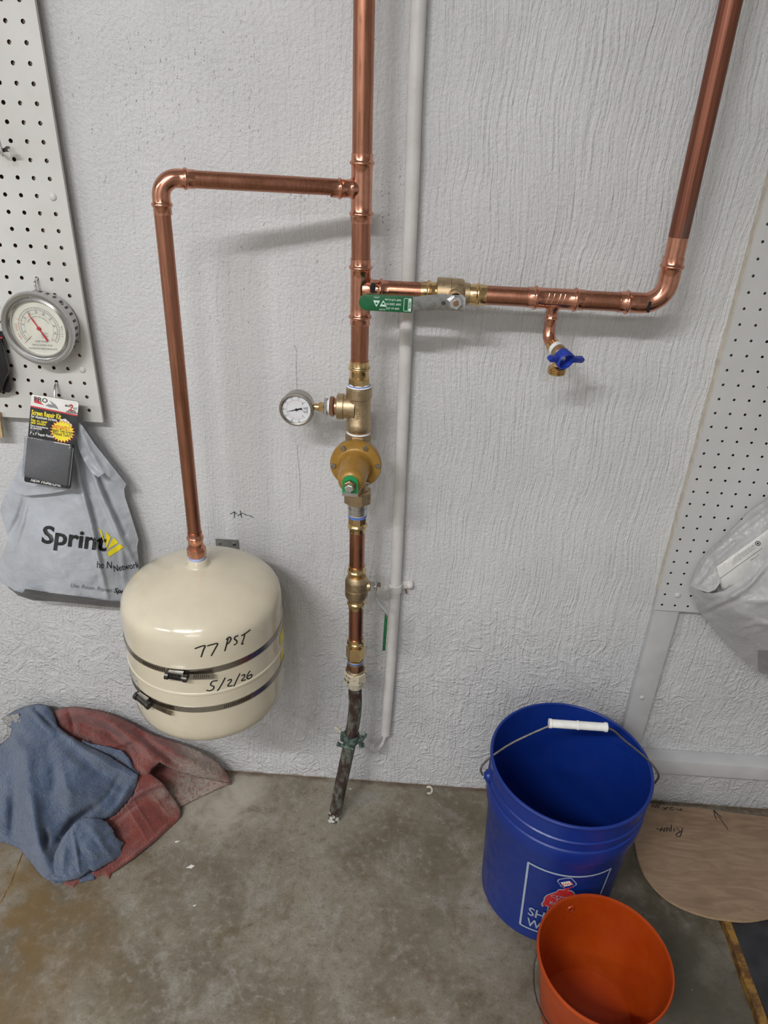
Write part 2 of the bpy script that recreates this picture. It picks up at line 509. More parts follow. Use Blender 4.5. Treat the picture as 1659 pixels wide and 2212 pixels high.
# text as flat mesh in 2D
_tc = {}
def text2d(s, size=1., bold=0., shear=0., ax='CENTER', ay='CENTER', sub=0, sx=1.):
    key = (s, size, bold, shear, ax, ay, sub, sx)
    if key in _tc: return _tc[key]
    cu = bpy.data.curves.new('t', 'FONT')
    cu.body = s; cu.size = size; cu.offset = bold*size; cu.shear = shear
    cu.align_x, cu.align_y = ax, ay
    cu.resolution_u = 3
    ob = bpy.data.objects.new('t', cu)
    me = bpy.data.meshes.new_from_object(ob)
    bm = bmesh.new(); bm.from_mesh(me)
    if sub:
        bmesh.ops.triangulate(bm, faces=bm.faces)
        for _ in range(4):
            es = [e for e in bm.edges if e.calc_length() > sub]
            if not es: break
            bmesh.ops.subdivide_edges(bm, edges=es, cuts=1)
            bmesh.ops.triangulate(bm, faces=bm.faces)
    bm.verts.index_update()
    V = [(v.co.x*sx, v.co.y) for v in bm.verts]
    Fc = [tuple(v.index for v in f.verts) for f in bm.faces]
    bm.free()
    bpy.data.objects.remove(ob); bpy.data.curves.remove(cu); bpy.data.meshes.remove(me)
    _tc[key] = (V, Fc)
    return _tc[key]
def put_text(mb, s, fn, **kw):
    V, Fc = text2d(s, **kw)
    mb.add([fn(x, y) for x, y in V], Fc)
    return mb
def plane_fn(o, ux, uy, rot=0.):
    o, ux, uy = [np.array(q, float) for q in (o, ux, uy)]
    c, s_ = math.cos(rot), math.sin(rot)
    return lambda x, y: o+ux*(x*c-y*s_)+uy*(x*s_+y*c)

# ------------------------------------------------------------------ the room
XL, XR, YB = -2.4, 3.0, -4.2
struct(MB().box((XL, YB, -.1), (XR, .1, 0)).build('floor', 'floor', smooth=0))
wall = struct(MB().box((XL, 0, 0), (XR, .1, CEIL)).build('wall_back', 'wall', smooth=0))
struct(MB().box((XL-.1, YB, 0), (XL, .1, CEIL)).build('wall_left', 'room', smooth=0))
struct(MB().box((XR, YB, 0), (XR+.1, .1, CEIL)).build('wall_right', 'room', smooth=0))
struct(MB().box((XL, YB-.1, 0), (XR, YB, CEIL)).build('wall_front', 'room', smooth=0))
struct(MB().box((XL, YB, CEIL), (XR, .1, CEIL+.1)).build('ceiling', 'ceil', smooth=0))
for k, (nm, loc, lx, ly, en) in enumerate(LAMPS):
    x, y, z = loc
    lt = thing('ceiling_strip_light', ['white strip light on the ceiling beside the short one', 'short white light on the ceiling beside the strip light', 'added white fill strip light on the ceiling towards the pegboard side', 'added white fill strip light on the ceiling far out from the piped wall'][k],
               'ceiling light', (x, y, CEIL), 'ceiling strip lights')
    MB().box((x-lx/2-.03, y-ly/2-.02, CEIL-.06), (x+lx/2+.03, y+ly/2+.02, CEIL-.0005)).build('housing', 'white', lt, 30, .004)
    for sx in (-1, 1):
        MB().box((x+sx*(lx/2+.015)-.014, y-ly/2-.02, CEIL-.085), (x+sx*(lx/2+.015)+.014, y+ly/2+.02, CEIL-.06)).build('end_cap', 'white', lt, 30, .003)
MB().ribbon([onZ(x, y, .0003) for x, y in ((-25, 1985), (-8, 1962), (6, 1942), (14, 1925), (26, 1903), (33, 1882), (43, 1858), (52, 1835))], lambda p: (0, 0, 1), .0022, .0001).build('floor_crack', 'ochre', bpy.data.objects['floor'], 0)
mb = MB()
def pit_at(x, y, r):
    p = onY(x, y, -.0003)
    mb.add([p+np.array([r*math.cos(a*1.0472)*.8, 0, r*math.sin(a*1.0472)*1.3]) for a in range(6)], [(0, 1, 2, 3, 4, 5)])
for x0, y0, y1, n in ((826, 318, 492, 15), (840, 395, 505, 11), (864, 340, 405, 7), (843, 568, 572, 2)):
    for k in range(n):
        pit_at(x0+random.uniform(-1.2, 1.8), y0+(y1-y0)*k/n+random.uniform(-4, 4), random.choice((.0005, .0007, .0007, .0011)))
for xa, xb, ya, yb, n in ((270, 430, 70, 400, 90), (420, 560, 20, 330, 50), (540, 720, 380, 440, 45), (120, 260, 60, 400, 25), (400, 700, 560, 720, 40)):
    for k in range(n):
        x, y = random.uniform(xa, xb), random.uniform(ya, yb)
        for j in range(random.randint(1, 3)):
            pit_at(x+random.uniform(-1.5, 1.5), y+j*random.uniform(2, 5), random.uniform(.0003, .0008))
mb.build('wall_pits', simple('pit_shadow', (.20, .20, .20), .8), wall, 0)['kind'] = 'stuff'
# paint scuffs and nail marks on the wall
for pts in ([(497, 1110), (505, 1106), (512, 1110)], [(507, 1104), (506, 1119)], [(513, 1114), (524, 1108), (531, 1112)], [(519, 1103), (522, 1118)], [(531, 1112), (540, 1114), (548, 1118)]):
    MB().ribbon([onY(x, y, -.0004) for x, y in pts], lambda p: (0, -1, 0), .0016, .0006).build('scuff_mark', M['verdigris'], wall, 0)
for pts in ([(635, 745), (640, 758), (639, 790), (641, 842)], [(641, 960), (642, 985), (646, 1020), (648, 1060), (646, 1098)]):
    MB().tube([onY(x, y, -.0002) for x, y in pts], .0011, 6).build('paint_ridge', M['wall'], wall, 60)

# ------------------------------------------------------------------ pegboards and trims
def perforated(mb, x0, x1, z0, z1, yf, th, cols, rows, hr, pitch, seg=10):
    """board face at y = yf, thickness th towards the wall; holes at the given centres; slot 0 paint, slot 1 raw hole"""
    hp = pitch/2
    cs, rs = sorted(cols), sorted(rows)
    fx0, fx1, fz0, fz1 = cs[0]-hp, cs[-1]+hp, rs[0]-hp, rs[-1]+hp
    angs = [2*PI*(k+.5)/seg for k in range(seg)]
    def sqp(a):
        c, s_ = math.cos(a), math.sin(a)
        m_ = max(abs(c), abs(s_))
        return c/m_*hp, s_/m_*hp
    # boundary points incl. corners
    bd = sorted([(math.atan2(s_, c) % (2*PI), (c*hp, s_*hp)) for c in (-1, 1) for s_ in (-1, 1)]+[(a % (2*PI), sqp(a)) for a in angs])
    ci = [(hr*math.cos(a), hr*math.sin(a)) for a in angs]
    for cx in cs:
        for cz in rs:
            for yy, back in ((yf, 0), (yf+th, 1)):
                vs = [(cx+p[0], yy, cz+p[1]) for _, p in bd]+[(cx+p[0], yy, cz+p[1]) for p in ci]
                nb = len(bd)
                fs = []
                for i in range(nb):
                    j = (i+1) % nb
                    def near(a): return min(range(seg), key=lambda k: abs((a-angs[k]+PI) % (2*PI)-PI))
                    a, b = near(bd[i][0]+1e-4), near(bd[j][0]+1e-4)
                    f = [i, j, nb+b] if a == b else [i, j, nb+b, nb+a]
                    fs.append(tuple(f))
                mb.mat(0).add(vs, fs)
            vs = [(cx+p[0], yf, cz+p[1]) for p in ci]+[(cx+p[0], yf+th, cz+p[1]) for p in ci]
            mb.mat(1).add(vs, [(k, (k+1) % seg, seg+(k+1) % seg, seg+k) for k in range(seg)])
    mb.mat(0)
    for yy in (yf, yf+th):
        for (a, b, c, d) in ((x0, z0, fx0, z1), (fx1, z0, x1, z1), (fx0, z0, fx1, fz0), (fx0, fz1, fx1, z1)):
            if c-a > 1e-6 and d-b > 1e-6:
                mb.add([(a, yy, b), (c, yy, b), (c, yy, d), (a, yy, d)], [(0, 1, 2, 3)])
    e = [(x0, z0), (x1, z0), (x1, z1), (x0, z1)]
    mb.add([(x, y, z) for y in (yf, yf+th) for x, z in e], [(i, (i+1) % 4, 4+(i+1) % 4, 4+i) for i in range(4)])
    return mb
PB = -.025
lb = thing('pegboard', 'white pegboard with big holes carrying the round hygrometer', 'pegboard', (.02, -.025, .918))
mb = perforated(MB(), -.42, .0217, .918, 1.90, PB, .006, [-.0254*k for k in range(16)], [1.55-.0254*k for k in range(-13, 25)], .0033, .0254)
mb.build('panel', ['board', 'hole'], lb, 0)
MB().box((-.30, -.019, .96), (-.26, -.0003, 1.88)).build('furring_strip', 'adhesive', lb, 0)
MB().box((-.041, -.019, .945), (-.003, -.0003, 1.88)).build('furring_strip', 'adhesive', lb, 0)
for x, z in ((0, 1.55-.0254*10), (0, 1.55-.0254*21)):
    MB().lathe([(0, .0062), (.001, .006), (.0025, .0042), (.003, 0)], (x, PB, z), (0, -1, 0), 16).build('screw', 'board', lb, 60)
rb = thing('pegboard', 'grey painted pegboard with small holes behind the white bag', 'pegboard', (1.10, -.025, .58))
mb = perforated(MB(), 1.0945, 1.80, .5805, 1.90, PB, .005, [1.1024+.0254*k for k in range(27)], [1.3054-.0254*k for k in range(-22, 29)], .0024, .0254, 8)
mb.build('panel', ['rightboard', 'black'], rb, 0)
MB().box((1.0912, -.0235, .62), (1.0944, -.0005, 1.90)).build('caulk_bead', 'adhesive', rb, 30, .001)
MB().lathe([(0, .0062), (.001, .006), (.0025, .0042), (.003, 0)], onY(1464, 1286, PB), (0, -1, 0), 14).build('screw', 'rightboard', rb, 60)
struct(MB().box((1.0955, -.019, .03), (1.1425, -.0005, 1.88)).build('trim_1', 'trim', smooth=30, bevel=.0012))
MB().lathe([(0, .006), (.002, .005), (.003, 0)], onY(1387, 1507, -.019), (0, -1, 0), 7).build('nail_head', 'trim', bpy.data.objects['trim_1'], 60)
struct(MB().box((1.1432, -.036, .135), (XR-.001, -.0005, .175)).build('trim_2', 'trim', smooth=30, bevel=.0012))

# ------------------------------------------------------------------ plumbing
Y0 = -.09
def mx(z): return .4885+(1.557-z)*.0084
def mp(z): return np.array([mx(z), Y0, z])
AX = np.array([.0084, 0, -1.]); AX /= np.linalg.norm(AX)      # downwards along the main
def press(rp, k=1.):
    """profile of a press socket from its open end inwards"""
    b, e = rp*1.085, rp*1.26
    return [(0, rp*.99), (0, b), (.0085*k, b), (.0095*k, b*1.04), (.0108*k, e*.975), (.012*k, e), (.0136*k, e*.99), (.015*k, b*1.05), (.0162*k, b), (.026*k, b*.995)]
R1, R2, R3 = .0143, .0113, .0082
def pipe(name, label, pts, r, mats='tube', cat='pipe', group=None):
    o = MB().tube(pts, r, 28).build(name, mats, None, 40, origin=pts[-1])
    return tag(o, label, cat, group)
def bands(parent, where, r, axis, ln=.016):
    for p in where:
        MB().lathe([(0, r*1.004), (ln, r*1.004)], p, axis, 28).build('polished_band', 'copper', parent, 40)

# main riser pieces
pipe('copper_pipe', 'long copper pipe rising from the upper tee to the ceiling', [mp(CEIL-.001), mp(1.366)], R1)
pipe('copper_pipe', 'short copper pipe between the two stacked tees', [mp(1.302), mp(1.224)], R1)
pipe('copper_pipe', 'short copper pipe between the lower tee and the bronze gauge tee', [mp(1.152), mp(1.062)], R1)
pipe('copper_pipe', 'short copper pipe between the gold regulator and the lower ball valve', [mp(.782), mp(.666)], R1)
pipe('copper_pipe', 'short copper pipe under the ball valve with hanging green lever', [mp(.606), mp(.497)], R1)

def tee(label, zt, zb, zc, side, rb_, xe, bend=0.):
    t_ = thing('press_tee', label, 'pipe fitting', mp(zb))
    L = zt-zb
    A = press(R1)
    B = [(L-t0, r) for t0, r in A][::-1]
    MB().lathe(A+B, mp(zt), AX, 32).build('body', 'copper', t_, 50)
    c = mp(zc)
    d = np.array([xe-c[0], bend, 0]); ln = np.linalg.norm(d); d /= ln
    pb = press(rb_)
    br = [(ln-t0, r) for t0, r in pb][::-1]
    s0 = br[0][1]
    fl = [(0.004, s0*1.12), (.0125, s0*1.10), (.0155, s0*1.18), (.0175, s0*1.07), (.020, s0*1.01)]
    if fl[-1][0] > br[0][0]: fl = [q for q in fl if q[0] < br[0][0]-.001]
    MB().lathe(fl+br, c, d, 32).build('branch', 'copper', t_, 50)
    return t_, c, d, ln
LD = np.array([.228, -.187, 1.345])-mp(1.334)
tee('copper press tee where the tank line branches off', 1.380, 1.288, 1.334, -1, R2, .448, LD[1]/LD[0]*(.448-mx(1.334)))
t2, c2, d2, l2 = tee('copper press tee feeding the green levered ball valve', 1.237, 1.138, 1.192, 1, R1, .5355)
# small printed tag
MB().box((.5095, Y0-.0166, 1.192), (.5155, Y0-.0150, 1.206)).build('maker_tag', 'black', t2, 0)

# tank line: horizontal, elbow, drop
e0 = np.array([.228, -.187, 1.345])
hdir = (mp(1.334)-e0); hdir /= np.linalg.norm(hdir)
pipe('copper_pipe', 'level copper pipe running from the upper tee towards the tank elbow', [mp(1.334)+(-hdir)*.028, e0+hdir*.034], R2)
pipe('copper_pipe', 'long thin copper pipe dropping from the elbow to the tank', [(.2272, -.187, 1.312), (.2262, -.1885, .78)], R2)
def elbow(label, ctr, din, dout, rp, br, ext):
    """90 degree press elbow: corner point ctr, unit directions away from it"""
    e_ = thing('press_elbow', label, 'pipe fitting', ctr)
    ctr, din, dout = [np.array(q, float) for q in (ctr, din, dout)]
    cc = ctr+(din+dout)*br
    path = []
    for k in range(13):
        a = PI/2*k/12
        path.append(cc-dout*br*math.cos(a)-din*br*math.sin(a))
    MB().tube(path, rp*1.07, 28, False).build('bend', 'copper', e_, 50)
    for d in (din, dout):
        pr = [(ext-t0, r) for t0, r in press(rp)][::-1]
        MB().lathe([(br-.002, rp*1.07)]+[(max(t0, br), r) for t0, r in pr], ctr, d, 28).build('socket', 'copper', e_, 50)
    return e_
elbow('copper elbow at the top of the thin pipe to the tank', e0, hdir, np.array([0, 0, -1.]), R2, .024, .046)
bands(bpy.data.objects['copper_pipe'], [], R1, AX)

# branch to the right: pipe, ball valve, pipe, tee, pipe, elbow, riser
Z1 = 1.193
pipe('copper_pipe', 'short copper pipe between the tee and the green levered ball valve', [(.522, Y0, Z1), (.60, Y0, Z1)], R1)
pipe('copper_pipe', 'copper pipe between the ball valve and the hose tap tee', [(.668, Y0, Z1), (.762, Y0, Z1)], R1)
pipe('copper_pipe', 'copper pipe between the hose tap tee and the large elbow', [(.819, Y0, Z1), (.918, Y0, Z1)], R1)
RX = .9535
pipe('copper_pipe', 'tarnished dark brown copper pipe rising from the large elbow', [(RX, Y0, CEIL-.001), (RX, Y0, 1.288)], R1, 'tarnish')
elbow('large copper elbow joining the level pipe and the dark riser', (RX, Y0, Z1), np.array([-1., 0, 0]), np.array([0, 0, 1.]), R1, .033, .068)
el = bpy.data.objects['press_elbow.001']
MB().lathe([(0, R1*1.006), (.034, R1*1.006)], (RX, Y0, 1.255), (0, 0, 1), 28).build('polished_band', 'copper', el, 40)
MB().box((.9255, Y0-.0166, Z1-.010), (.930, Y0-.0148, Z1+.006)).build('maker_tag', 'black', el, 0)
tr = thing('press_tee', 'copper reducing tee carrying the blue handled hose tap', 'pipe fitting', (.7895, Y0, Z1))
A = press(R1)
MB().lathe(A+[(.085-q, r) for q, r in A][::-1], (.747, Y0, Z1), (1, 0, 0), 32).build('body', 'copper', tr, 50)
pb = press(R3)
MB().lathe([(.004, R3*1.5), (.0145, R3*1.45), (.0175, R3*1.12)]+[(.042-q, r) for q, r in pb if q < .02][::-1], (.788, Y0, Z1), (0, 0, -1), 24).build('branch', 'copper', tr, 50)
mb = MB()
for x in (.776, .784, .793, .800):
    mb.tube([(x-.002, Y0-R1*1.07, Z1-.004), (x+.001, Y0-R1*1.04, Z1+.005), (x+.002, Y0-R1*.9, Z1+.010)], .0005, 5)
mb.build('stamped_ridge', 'copper', tr, 50)

# ball valve with green lever on the level branch
bv = thing('ball_valve', 'bronze ball valve with green levelled lever on the level pipe', 'valve', (.634, Y0, Z1))
A = press(R1)
MB().lathe(A+[(.030, .0150), (.031, .0205)], (.5845, Y0, Z1), (1, 0, 0), 32).build('socket', 'brass', bv, 50)
MB().lathe(A+[(.030, .0150), (.032, .0155)], (.6845, Y0, Z1), (-1, 0, 0), 32).build('socket', 'brass', bv, 50)
MB().lathe([(0, 0), (0, .0215), (.001, .0228), (.021, .0228), (.0215, .0222), (.022, .0228), (.038, .0222), (.041, .0205), (.043, .0165), (.050, .0165), (.051, .015), (.051, 0)], (.6085, Y0, Z1), (1, 0, 0), 32).build('body', 'bronze', bv, 40)
HZ = 1.188
MB().lathe([(0, .0115), (.022, .0115), (.022, .009), (.028, .009)], (.636, Y0-.012, Z1), (0, -1, 0), 20).build('stem', 'bronze', bv, 40)
mb = MB()
hy = Y0-.041
prof = [(.649, hy), (.608, hy), (.580, hy-.016), (.572, hy-.016)]
th = .0032
def plate_path(mb, pts, hw, zc, th):
    vs, fs = [], []
    for (x, y), h_ in zip(pts, hw):
        vs += [(x, y, zc-h_), (x, y, zc+h_), (x, y+th, zc+h_), (x, y+th, zc-h_)]
    n = len(pts)
    for i in range(n-1):
        for k in range(4):
            fs.append((4*i+k, 4*i+(k+1) % 4, 4*i+4+(k+1) % 4, 4*i+4+k))
    fs += [(0, 1, 2, 3), tuple(4*(n-1)+k for k in (3, 2, 1, 0))]
    return mb.add(vs, fs)
plate_path(mb, [(.652, hy), (.648, hy), (.611, hy), (.588, hy-.013), (.578, hy-.016), (.555, hy-.016)], [.008, .0115, .0115, .0105, .0095, .0095], HZ, th)
lev = mb.build('lever', 'steel', bv, 30, .0008)
MB().hexa((.637, hy+.0005, HZ+.001), (0, -1, 0), .0108, .0062, (0, 0, 1), 6, .12, .3).build('nut', 'steel', lev, 25)
MB().lathe([(0, .0040), (.0088, .0040), (.0098, .003), (.0098, 0)], (.637, hy, HZ+.001), (0, -1, 0), 14).build('stem_end', 'darkbrass', lev, 40)
MB().lathe([(0, 0), (.0005, .0028), (.0006, 0)], (.6195, hy-.0002, HZ-.001), (0, -1, 0), 12).build('rivet_hole', 'darksteel', lev, 0)
gy = hy-.016+th/2
poly = []
for k in range(9):
    a = PI/2+PI*k/8
    poly.append((.5065+.0125*math.cos(a), .0118*math.sin(a)))
poly += [(.5735, -.0118), (.5735, .0118)]
grip = MB().prism(poly, (0, gy+.0042, HZ-.002), (1, 0, 0), (0, 0, 1), (0, -1, 0), .0084).build('grip', 'green', bv, 30, .002)
gf = gy-.0042-.0003
def hfn(x, z, rot=PI): return plane_fn((x, gf, HZ-.002+z), (1, 0, 0), (0, 0, 1), rot)
mb = MB()
for i, s_ in enumerate(('NSF U.P.Code', '250F 250CWP', 'NSF-61-372')):
    put_text(mb, s_, hfn(.5445, .0062-.0062*i), size=.0041, bold=.01)
put_text(mb, 'OPEN', hfn(.5205, .0088), size=.0032)
put_text(mb, 'CLOSE', hfn(.5295, -.0085), size=.0032)
def tri(mb, x, z, s_, sg):
    mb.add([(x-s_, gf, z-sg*s_*.8), (x+s_, gf, z-sg*s_*.8), (x, gf, z+sg*s_)], [(0, 1, 2)])
tri(mb, .5205, HZ-.002, .0052, -1); tri(mb, .5305, HZ-.002, .0052, 1)
mb.add([(.5680, gf, HZ-.0115), (.5715, gf, HZ-.0115), (.5715, gf, HZ+.0075), (.5680, gf, HZ+.0075)], [(0, 1, 2, 3)])
for (a, b, c, d) in ((.5605, -.0115, .5675, -.0108), (.5605, .0068, .5675, .0075), (.5605, -.0115, .5612, .0075), (.5668, -.0115, .5675, .0075)):
    mb.add([(a, gf, HZ+b), (c, gf, HZ+b), (c, gf, HZ+d), (a, gf, HZ+d)], [(0, 1, 2, 3)])
mb.build('printed_marks', 'mint', grip, 0)
mb = MB()
put_text(mb, 'viega', plane_fn((.5698, gf-.0002, HZ-.002), (1, 0, 0), (0, 0, 1), -PI/2), size=.0050, bold=.02)
for x in (.5205, .5305):
    mb.lathe([(0, 0), (0, .0016)], (x, gf-.0002, HZ-.002), (0, -1, 0), 12)
mb.build('printed_name', 'green', grip, 0)

# hose tap
hb = thing('hose_tap', 'brass hose tap with blue wing handle under the reducing tee', 'tap', (.80, Y0, 1.10))
hd = np.array([.45, -.80, -.34]); hd /= np.linalg.norm(hd)
p0 = np.array([.788, Y0, 1.162])
path = [p0, (.7878, Y0, 1.150), (.7876, Y0-.0005, 1.142), (.7885, Y0-.003, 1.1345), (.791, Y0-.008, 1.1285), (.795, Y0-.015, 1.1245)]
MB().tube(path, [R3, R3, R3*1.12, R3*1.2, R3*1.2, R3*1.15], 20).build('street_elbow', 'copper', hb, 50)
q = np.array([.7935, Y0-.013, 1.1255])
MB().lathe([(0, 0), (0, .0112), (.007, .0115), (.0075, .0095), (.010, .0095)], q, hd, 24).build('socket', 'brass', hb, 40)
mb = MB()
for k in range(4):
    mb.ring(q+hd*(.0085+.0013*k), hd+np.array([.06*(k % 2), 0, .08*((k+1) % 2)]), .0106, .0012, 24, 8)
mb.build('thread_tape', 'tape', hb, 60)
qb = q+hd*.013
MB().lathe([(0, 0), (0, .0108), (.004, .0118), (.014, .0118), (.018, .009), (.021, .007), (.021, 0)], qb, hd, 24).build('body', 'bronze', hb, 40)
oc = qb+hd*.010
ob_ = np.array([oc[0]-.001, oc[1]+.001, oc[2]-.009])
thr = [(0, .0085), (.010, .0095), (.012, .0128)]
for k in range(3):
    z_ = .0125+.0034*k
    thr += [(z_, .0126), (z_+.0012, .0142), (z_+.0022, .0142), (z_+.0032, .0126)]
thr += [(.0235, .0126), (.0235, .0105), (.012, .0100), (.012, 0)]
MB().lathe(thr, ob_, (0, 0, -1), 28).build('spout', 'brass', hb, 40)
hub = qb+hd*.030+np.array([-.0055, 0, .0035])
hx = np.array([.92, .30, -.22]); hx -= hd*(hx@hd); hx /= np.linalg.norm(hx)
hu = np.cross(hd, hx)
MB().lathe([(0, 0), (-.010, .0115), (-.0095, .0135), (.006, .0148), (.0072, .014), (.0065, .0118), (-.002, .0108), (-.003, 0)], hub, hd, 28).build('handle', 'bluevalve', hb, 40)
hnd = bpy.data.objects['handle']
for sg, L in ((-1, .031), (1, .041)):
    po = [(.011, -.0058), (L*.62, -.0040), (L-.003, -.0046), (L, -.002), (L, .002), (L-.003, .0046), (L*.62, .0040), (.011, .0058)]
    MB().prism([(sg*x, y) for x, y in po], hub-hd*.005, hx, hu, hd, .0085).build('wing', 'bluevalve', hnd, 30, .0018)
MB().lathe([(0, .0045), (.002, .0045), (.0035, .003), (.004, 0)], hub-hd*.003, hd, 14).build('screw', 'chrome', hnd, 50)

# brass adapter, bronze tee, gauge
ad = thing('press_adapter', 'bright brass adapter on top of the bronze tee', 'pipe fitting', mp(1.036))
MB().lathe(press(R1)[:-1]+[(.026, .0154), (.0265, .0160), (.030, .0160)], mp(1.080), AX, 32).build('socket', 'brass', ad, 50)
MB().hexa(mp(1.0515), AX, .0178, .0135, (0, -1, 0), 8, .06, PI/8).build('hex', 'brass', ad, 25)
bt = thing('bronze_tee', 'cast bronze threaded tee holding the pressure gauge', 'pipe fitting', mp(.950))
MB().lathe([(0, .0150), (0, .0195), (.002, .0214), (.018, .0218), (.020, .0200), (.060, .0198), (.062, .0212), (.076, .0212), (.0785, .0195), (.0785, 0)], mp(1.0365), AX, 36).build('body', 'bronze', bt, 40)
ct = mp(.9995)
MB().lathe([(.006, .0225), (.0125, .0206), (.020, .0198), (.0245, .0198), (.0255, .0217), (.0355, .0217), (.0365, .0205), (.0365, .0160), (.0300, .0155), (.0300, 0)], ct, (-1, 0, 0), 36).build('branch', 'bronze', bt, 40)
mb = MB()
put_text(mb, 'WDK', lambda x, y: (ct[0]+.0005-y, Y0-.0203+.0000, ct[2]-.004+x), size=.0085, bold=.02)
mb.build('cast_letters', 'brass', bt, 0)
MB().lathe([(0, .0164), (.0020, .0182), (.0048, .0208)], mp(1.0420), AX, 28).build('thread_tape', 'tape', bt, 50)
MB().lathe([(0, .0182), (.0012, .0193)], mp(1.0404), AX, 28).build('thread_paste', 'bluetape', bt, 50)
pg = thing('pressure_gauge', 'small round pressure gauge with steel rim on the bronze tee', 'gauge', (.39, Y0, .965))
gz = .9965
MB().lathe([(0, .0165), (.0016, .0168), (.0028, .0158)], (.4605, Y0, gz+.002), (-1, 0, 0), 28).build('thread_paste', 'bluetape', pg, 50)
MB().lathe([(0, .0160), (.0035, .0162)], (.4595, Y0, gz+.002), (-1, 0, 0), 28).build('thread_tape', 'tape', pg, 50)
MB().lathe([(0, .0145), (.004, .0140)], (.4565, Y0, gz+.002), (-1, 0, 0), 24).build('nipple', 'darkbrass', pg, 40)
MB().hexa((.4525, Y0, gz+.002), (-1, 0, 0), .0180, .0078, (0, 0, 1)).build('bushing', 'darkbrass', pg, 25)
MB().lathe([(0, .0125), (.006, .0120)], (.4450, Y0, gz+.002), (-1, 0, 0), 24).build('thread_tape', 'tape', pg, 40)
MB().hexa((.4415, Y0, gz+.001), (-1, 0, 0), .0158, .0062, (0, 0, 1)).build('bushing', 'steel', pg, 25)
MB().hexa((.4360, Y0, gz), (-1, 0, 0), .0088, .0095, (0, 0, 1)).build('stem_hex', 'brass', pg, 25)
MB().rod((.4265, Y0, gz), (.412, Y0, gz), .0062, 16).build('stem', 'brass', pg, 40)
gc = np.array([.3905, Y0, .9945])
gyf = Y0-.014
MB().lathe([(.029, 0), (.029, .0235), (.027, .0262), (.006, .0262), (.005, .0288), (.001, .0292), (-.0015, .0280), (-.002, .0255), (-.0005, .0236), (.002, .0232)], (gc[0], gyf, gc[2]), (0, 1, 0), 44).build('case', 'stainless', pg, 40)
gd = MB().lathe([(0, .0235), (0, 0)], (gc[0], gyf+.0015, gc[2]), (0, -1, 0), 40).build('dial', 'dialwhite', pg, 0)
def gpol(ang, r, lift=.0002):
    """dial angle clockwise from dial-up; dial-up points to -x"""
    a = math.radians(ang)
    return np.array([gc[0]-r*math.cos(a), gyf+.0015-lift, gc[2]+r*math.sin(a)])
mb, mr = MB(), MB()
for k in range(0, 161, 5):
    a = -135+270*k/160
    big = k % 20 == 0
    mb.ribbon([gpol(a, .0195 if big else .0188), gpol(a, .0168 if big else .0176)], lambda p: (0, -1, 0), .0005 if big else .00025, 0)
    if big:
        fo = gpol(a, .0148 if k in (0, 160) else .0214)
        put_text(mb, str(k), plane_fn(fo, (0, 0, 1), (-1, 0, 0), -math.radians(a) if k not in (0, 160) else 0), size=.0035)
mr.ribbon([gpol(-135+270*k/48, .0160) for k in range(49)], lambda p: (0, -1, 0), .0003, 0)
for k in range(0, 12):
    a = -135+270*k/11
    mr.ribbon([gpol(a, .0128), gpol(a, .0116)], lambda p: (0, -1, 0), .0004, 0)
put_text(mb, 'psi', plane_fn(gpol(180, .0090), (0, 0, 1), (-1, 0, 0)), size=.0035)
put_text(mb, 'C  C', plane_fn(gpol(180, .0140), (0, 0, 1), (-1, 0, 0)), size=.0050, bold=.04)
put_text(mb, 'WINTERS', plane_fn(gpol(180, .0178), (0, 0, 1), (-1, 0, 0)), size=.0028, bold=.02)
mb.build('scale_print', 'black', gd, 0)
mr.build('inner_scale_print', 'red', gd, 0)
na = -135+270*71/160
n0, n1 = gpol(na, .0185, .001), gpol(na+180, .0095, .001)
nd = (n0-n1)/np.linalg.norm(n0-n1); ns = np.cross(nd, (0, 1, 0))
mb = MB()
mb.add([n0, gpol(na, 0, .001)+ns*.0011, n1+ns*.0016, n1-ns*.0016, gpol(na, 0, .001)-ns*.0011], [(0, 1, 2, 3, 4)])
mb.lathe([(0, .0024), (.0012, .0020), (.0014, 0)], gpol(0, 0, .0008), (0, -1, 0), 14)
mb.build('needle', 'black', gd, 0)
MB().lathe([(0, .0236), (.0004, .012), (.0006, 0)], (gc[0], gyf-.0005, gc[2]), (0, -1, 0), 32).build('glass', 'glass', pg, 60)

# pressure regulator
rg = thing('pressure_regulator', 'gold bell shaped pressure regulator below the bronze tee', 'valve', mp(.836))
MB().lathe([(0, .0166), (.002, .0180), (.0040, .0205)], mp(.9590), AX, 28).build('thread_tape', 'tape', rg, 50)
MB().hexa(mp(.9550), AX, .0232, .0240, (0, -1, 0), 8, .10, PI/8).build('inlet_hex', 'bronze', rg, 25)
MB().lathe([(0, .0185), (.004, .0200), (.020, .0245), (.050, .0245), (.075, .0190), (.094, .0178)], mp(.932), AX, 32).build('body', 'bronze', rg, 40)
MB().hexa(mp(.846), AX, .0250, .026, (0, -1, 0), 8, .16, PI/8).build('union_nut', 'bronze', rg, 25)
rc = np.array([mx(.914), Y0, .9115])
fdir = np.array([-.03, -1, -.02]); fdir /= np.linalg.norm(fdir)
MB().lathe([(.012, 0), (.012, .034), (.016, .0405), (.030, .0425)], rc, fdir, 48).build('diaphragm_body', 'bronze', rg, 40)
bell = MB().lathe([(.030, .0425), (.031, .0435), (.0375, .0435), (.0395, .0420), (.0395, .0325), (.0405, .0300), (.043, .0278), (.050, .0262), (.088, .0228), (.097, .0212), (.102, .0178), (.104, .0130), (.106, .0125), (.107, .0085), (.107, 0)], rc, fdir, 48).build('bell', 'gold', rg, 40)
fu = np.array([0, 0, 1.]); fu -= fdir*(fu@fdir); fu /= np.linalg.norm(fu)
fx = np.cross(fu, fdir); fx = fx if fx[0] > 0 else -fx
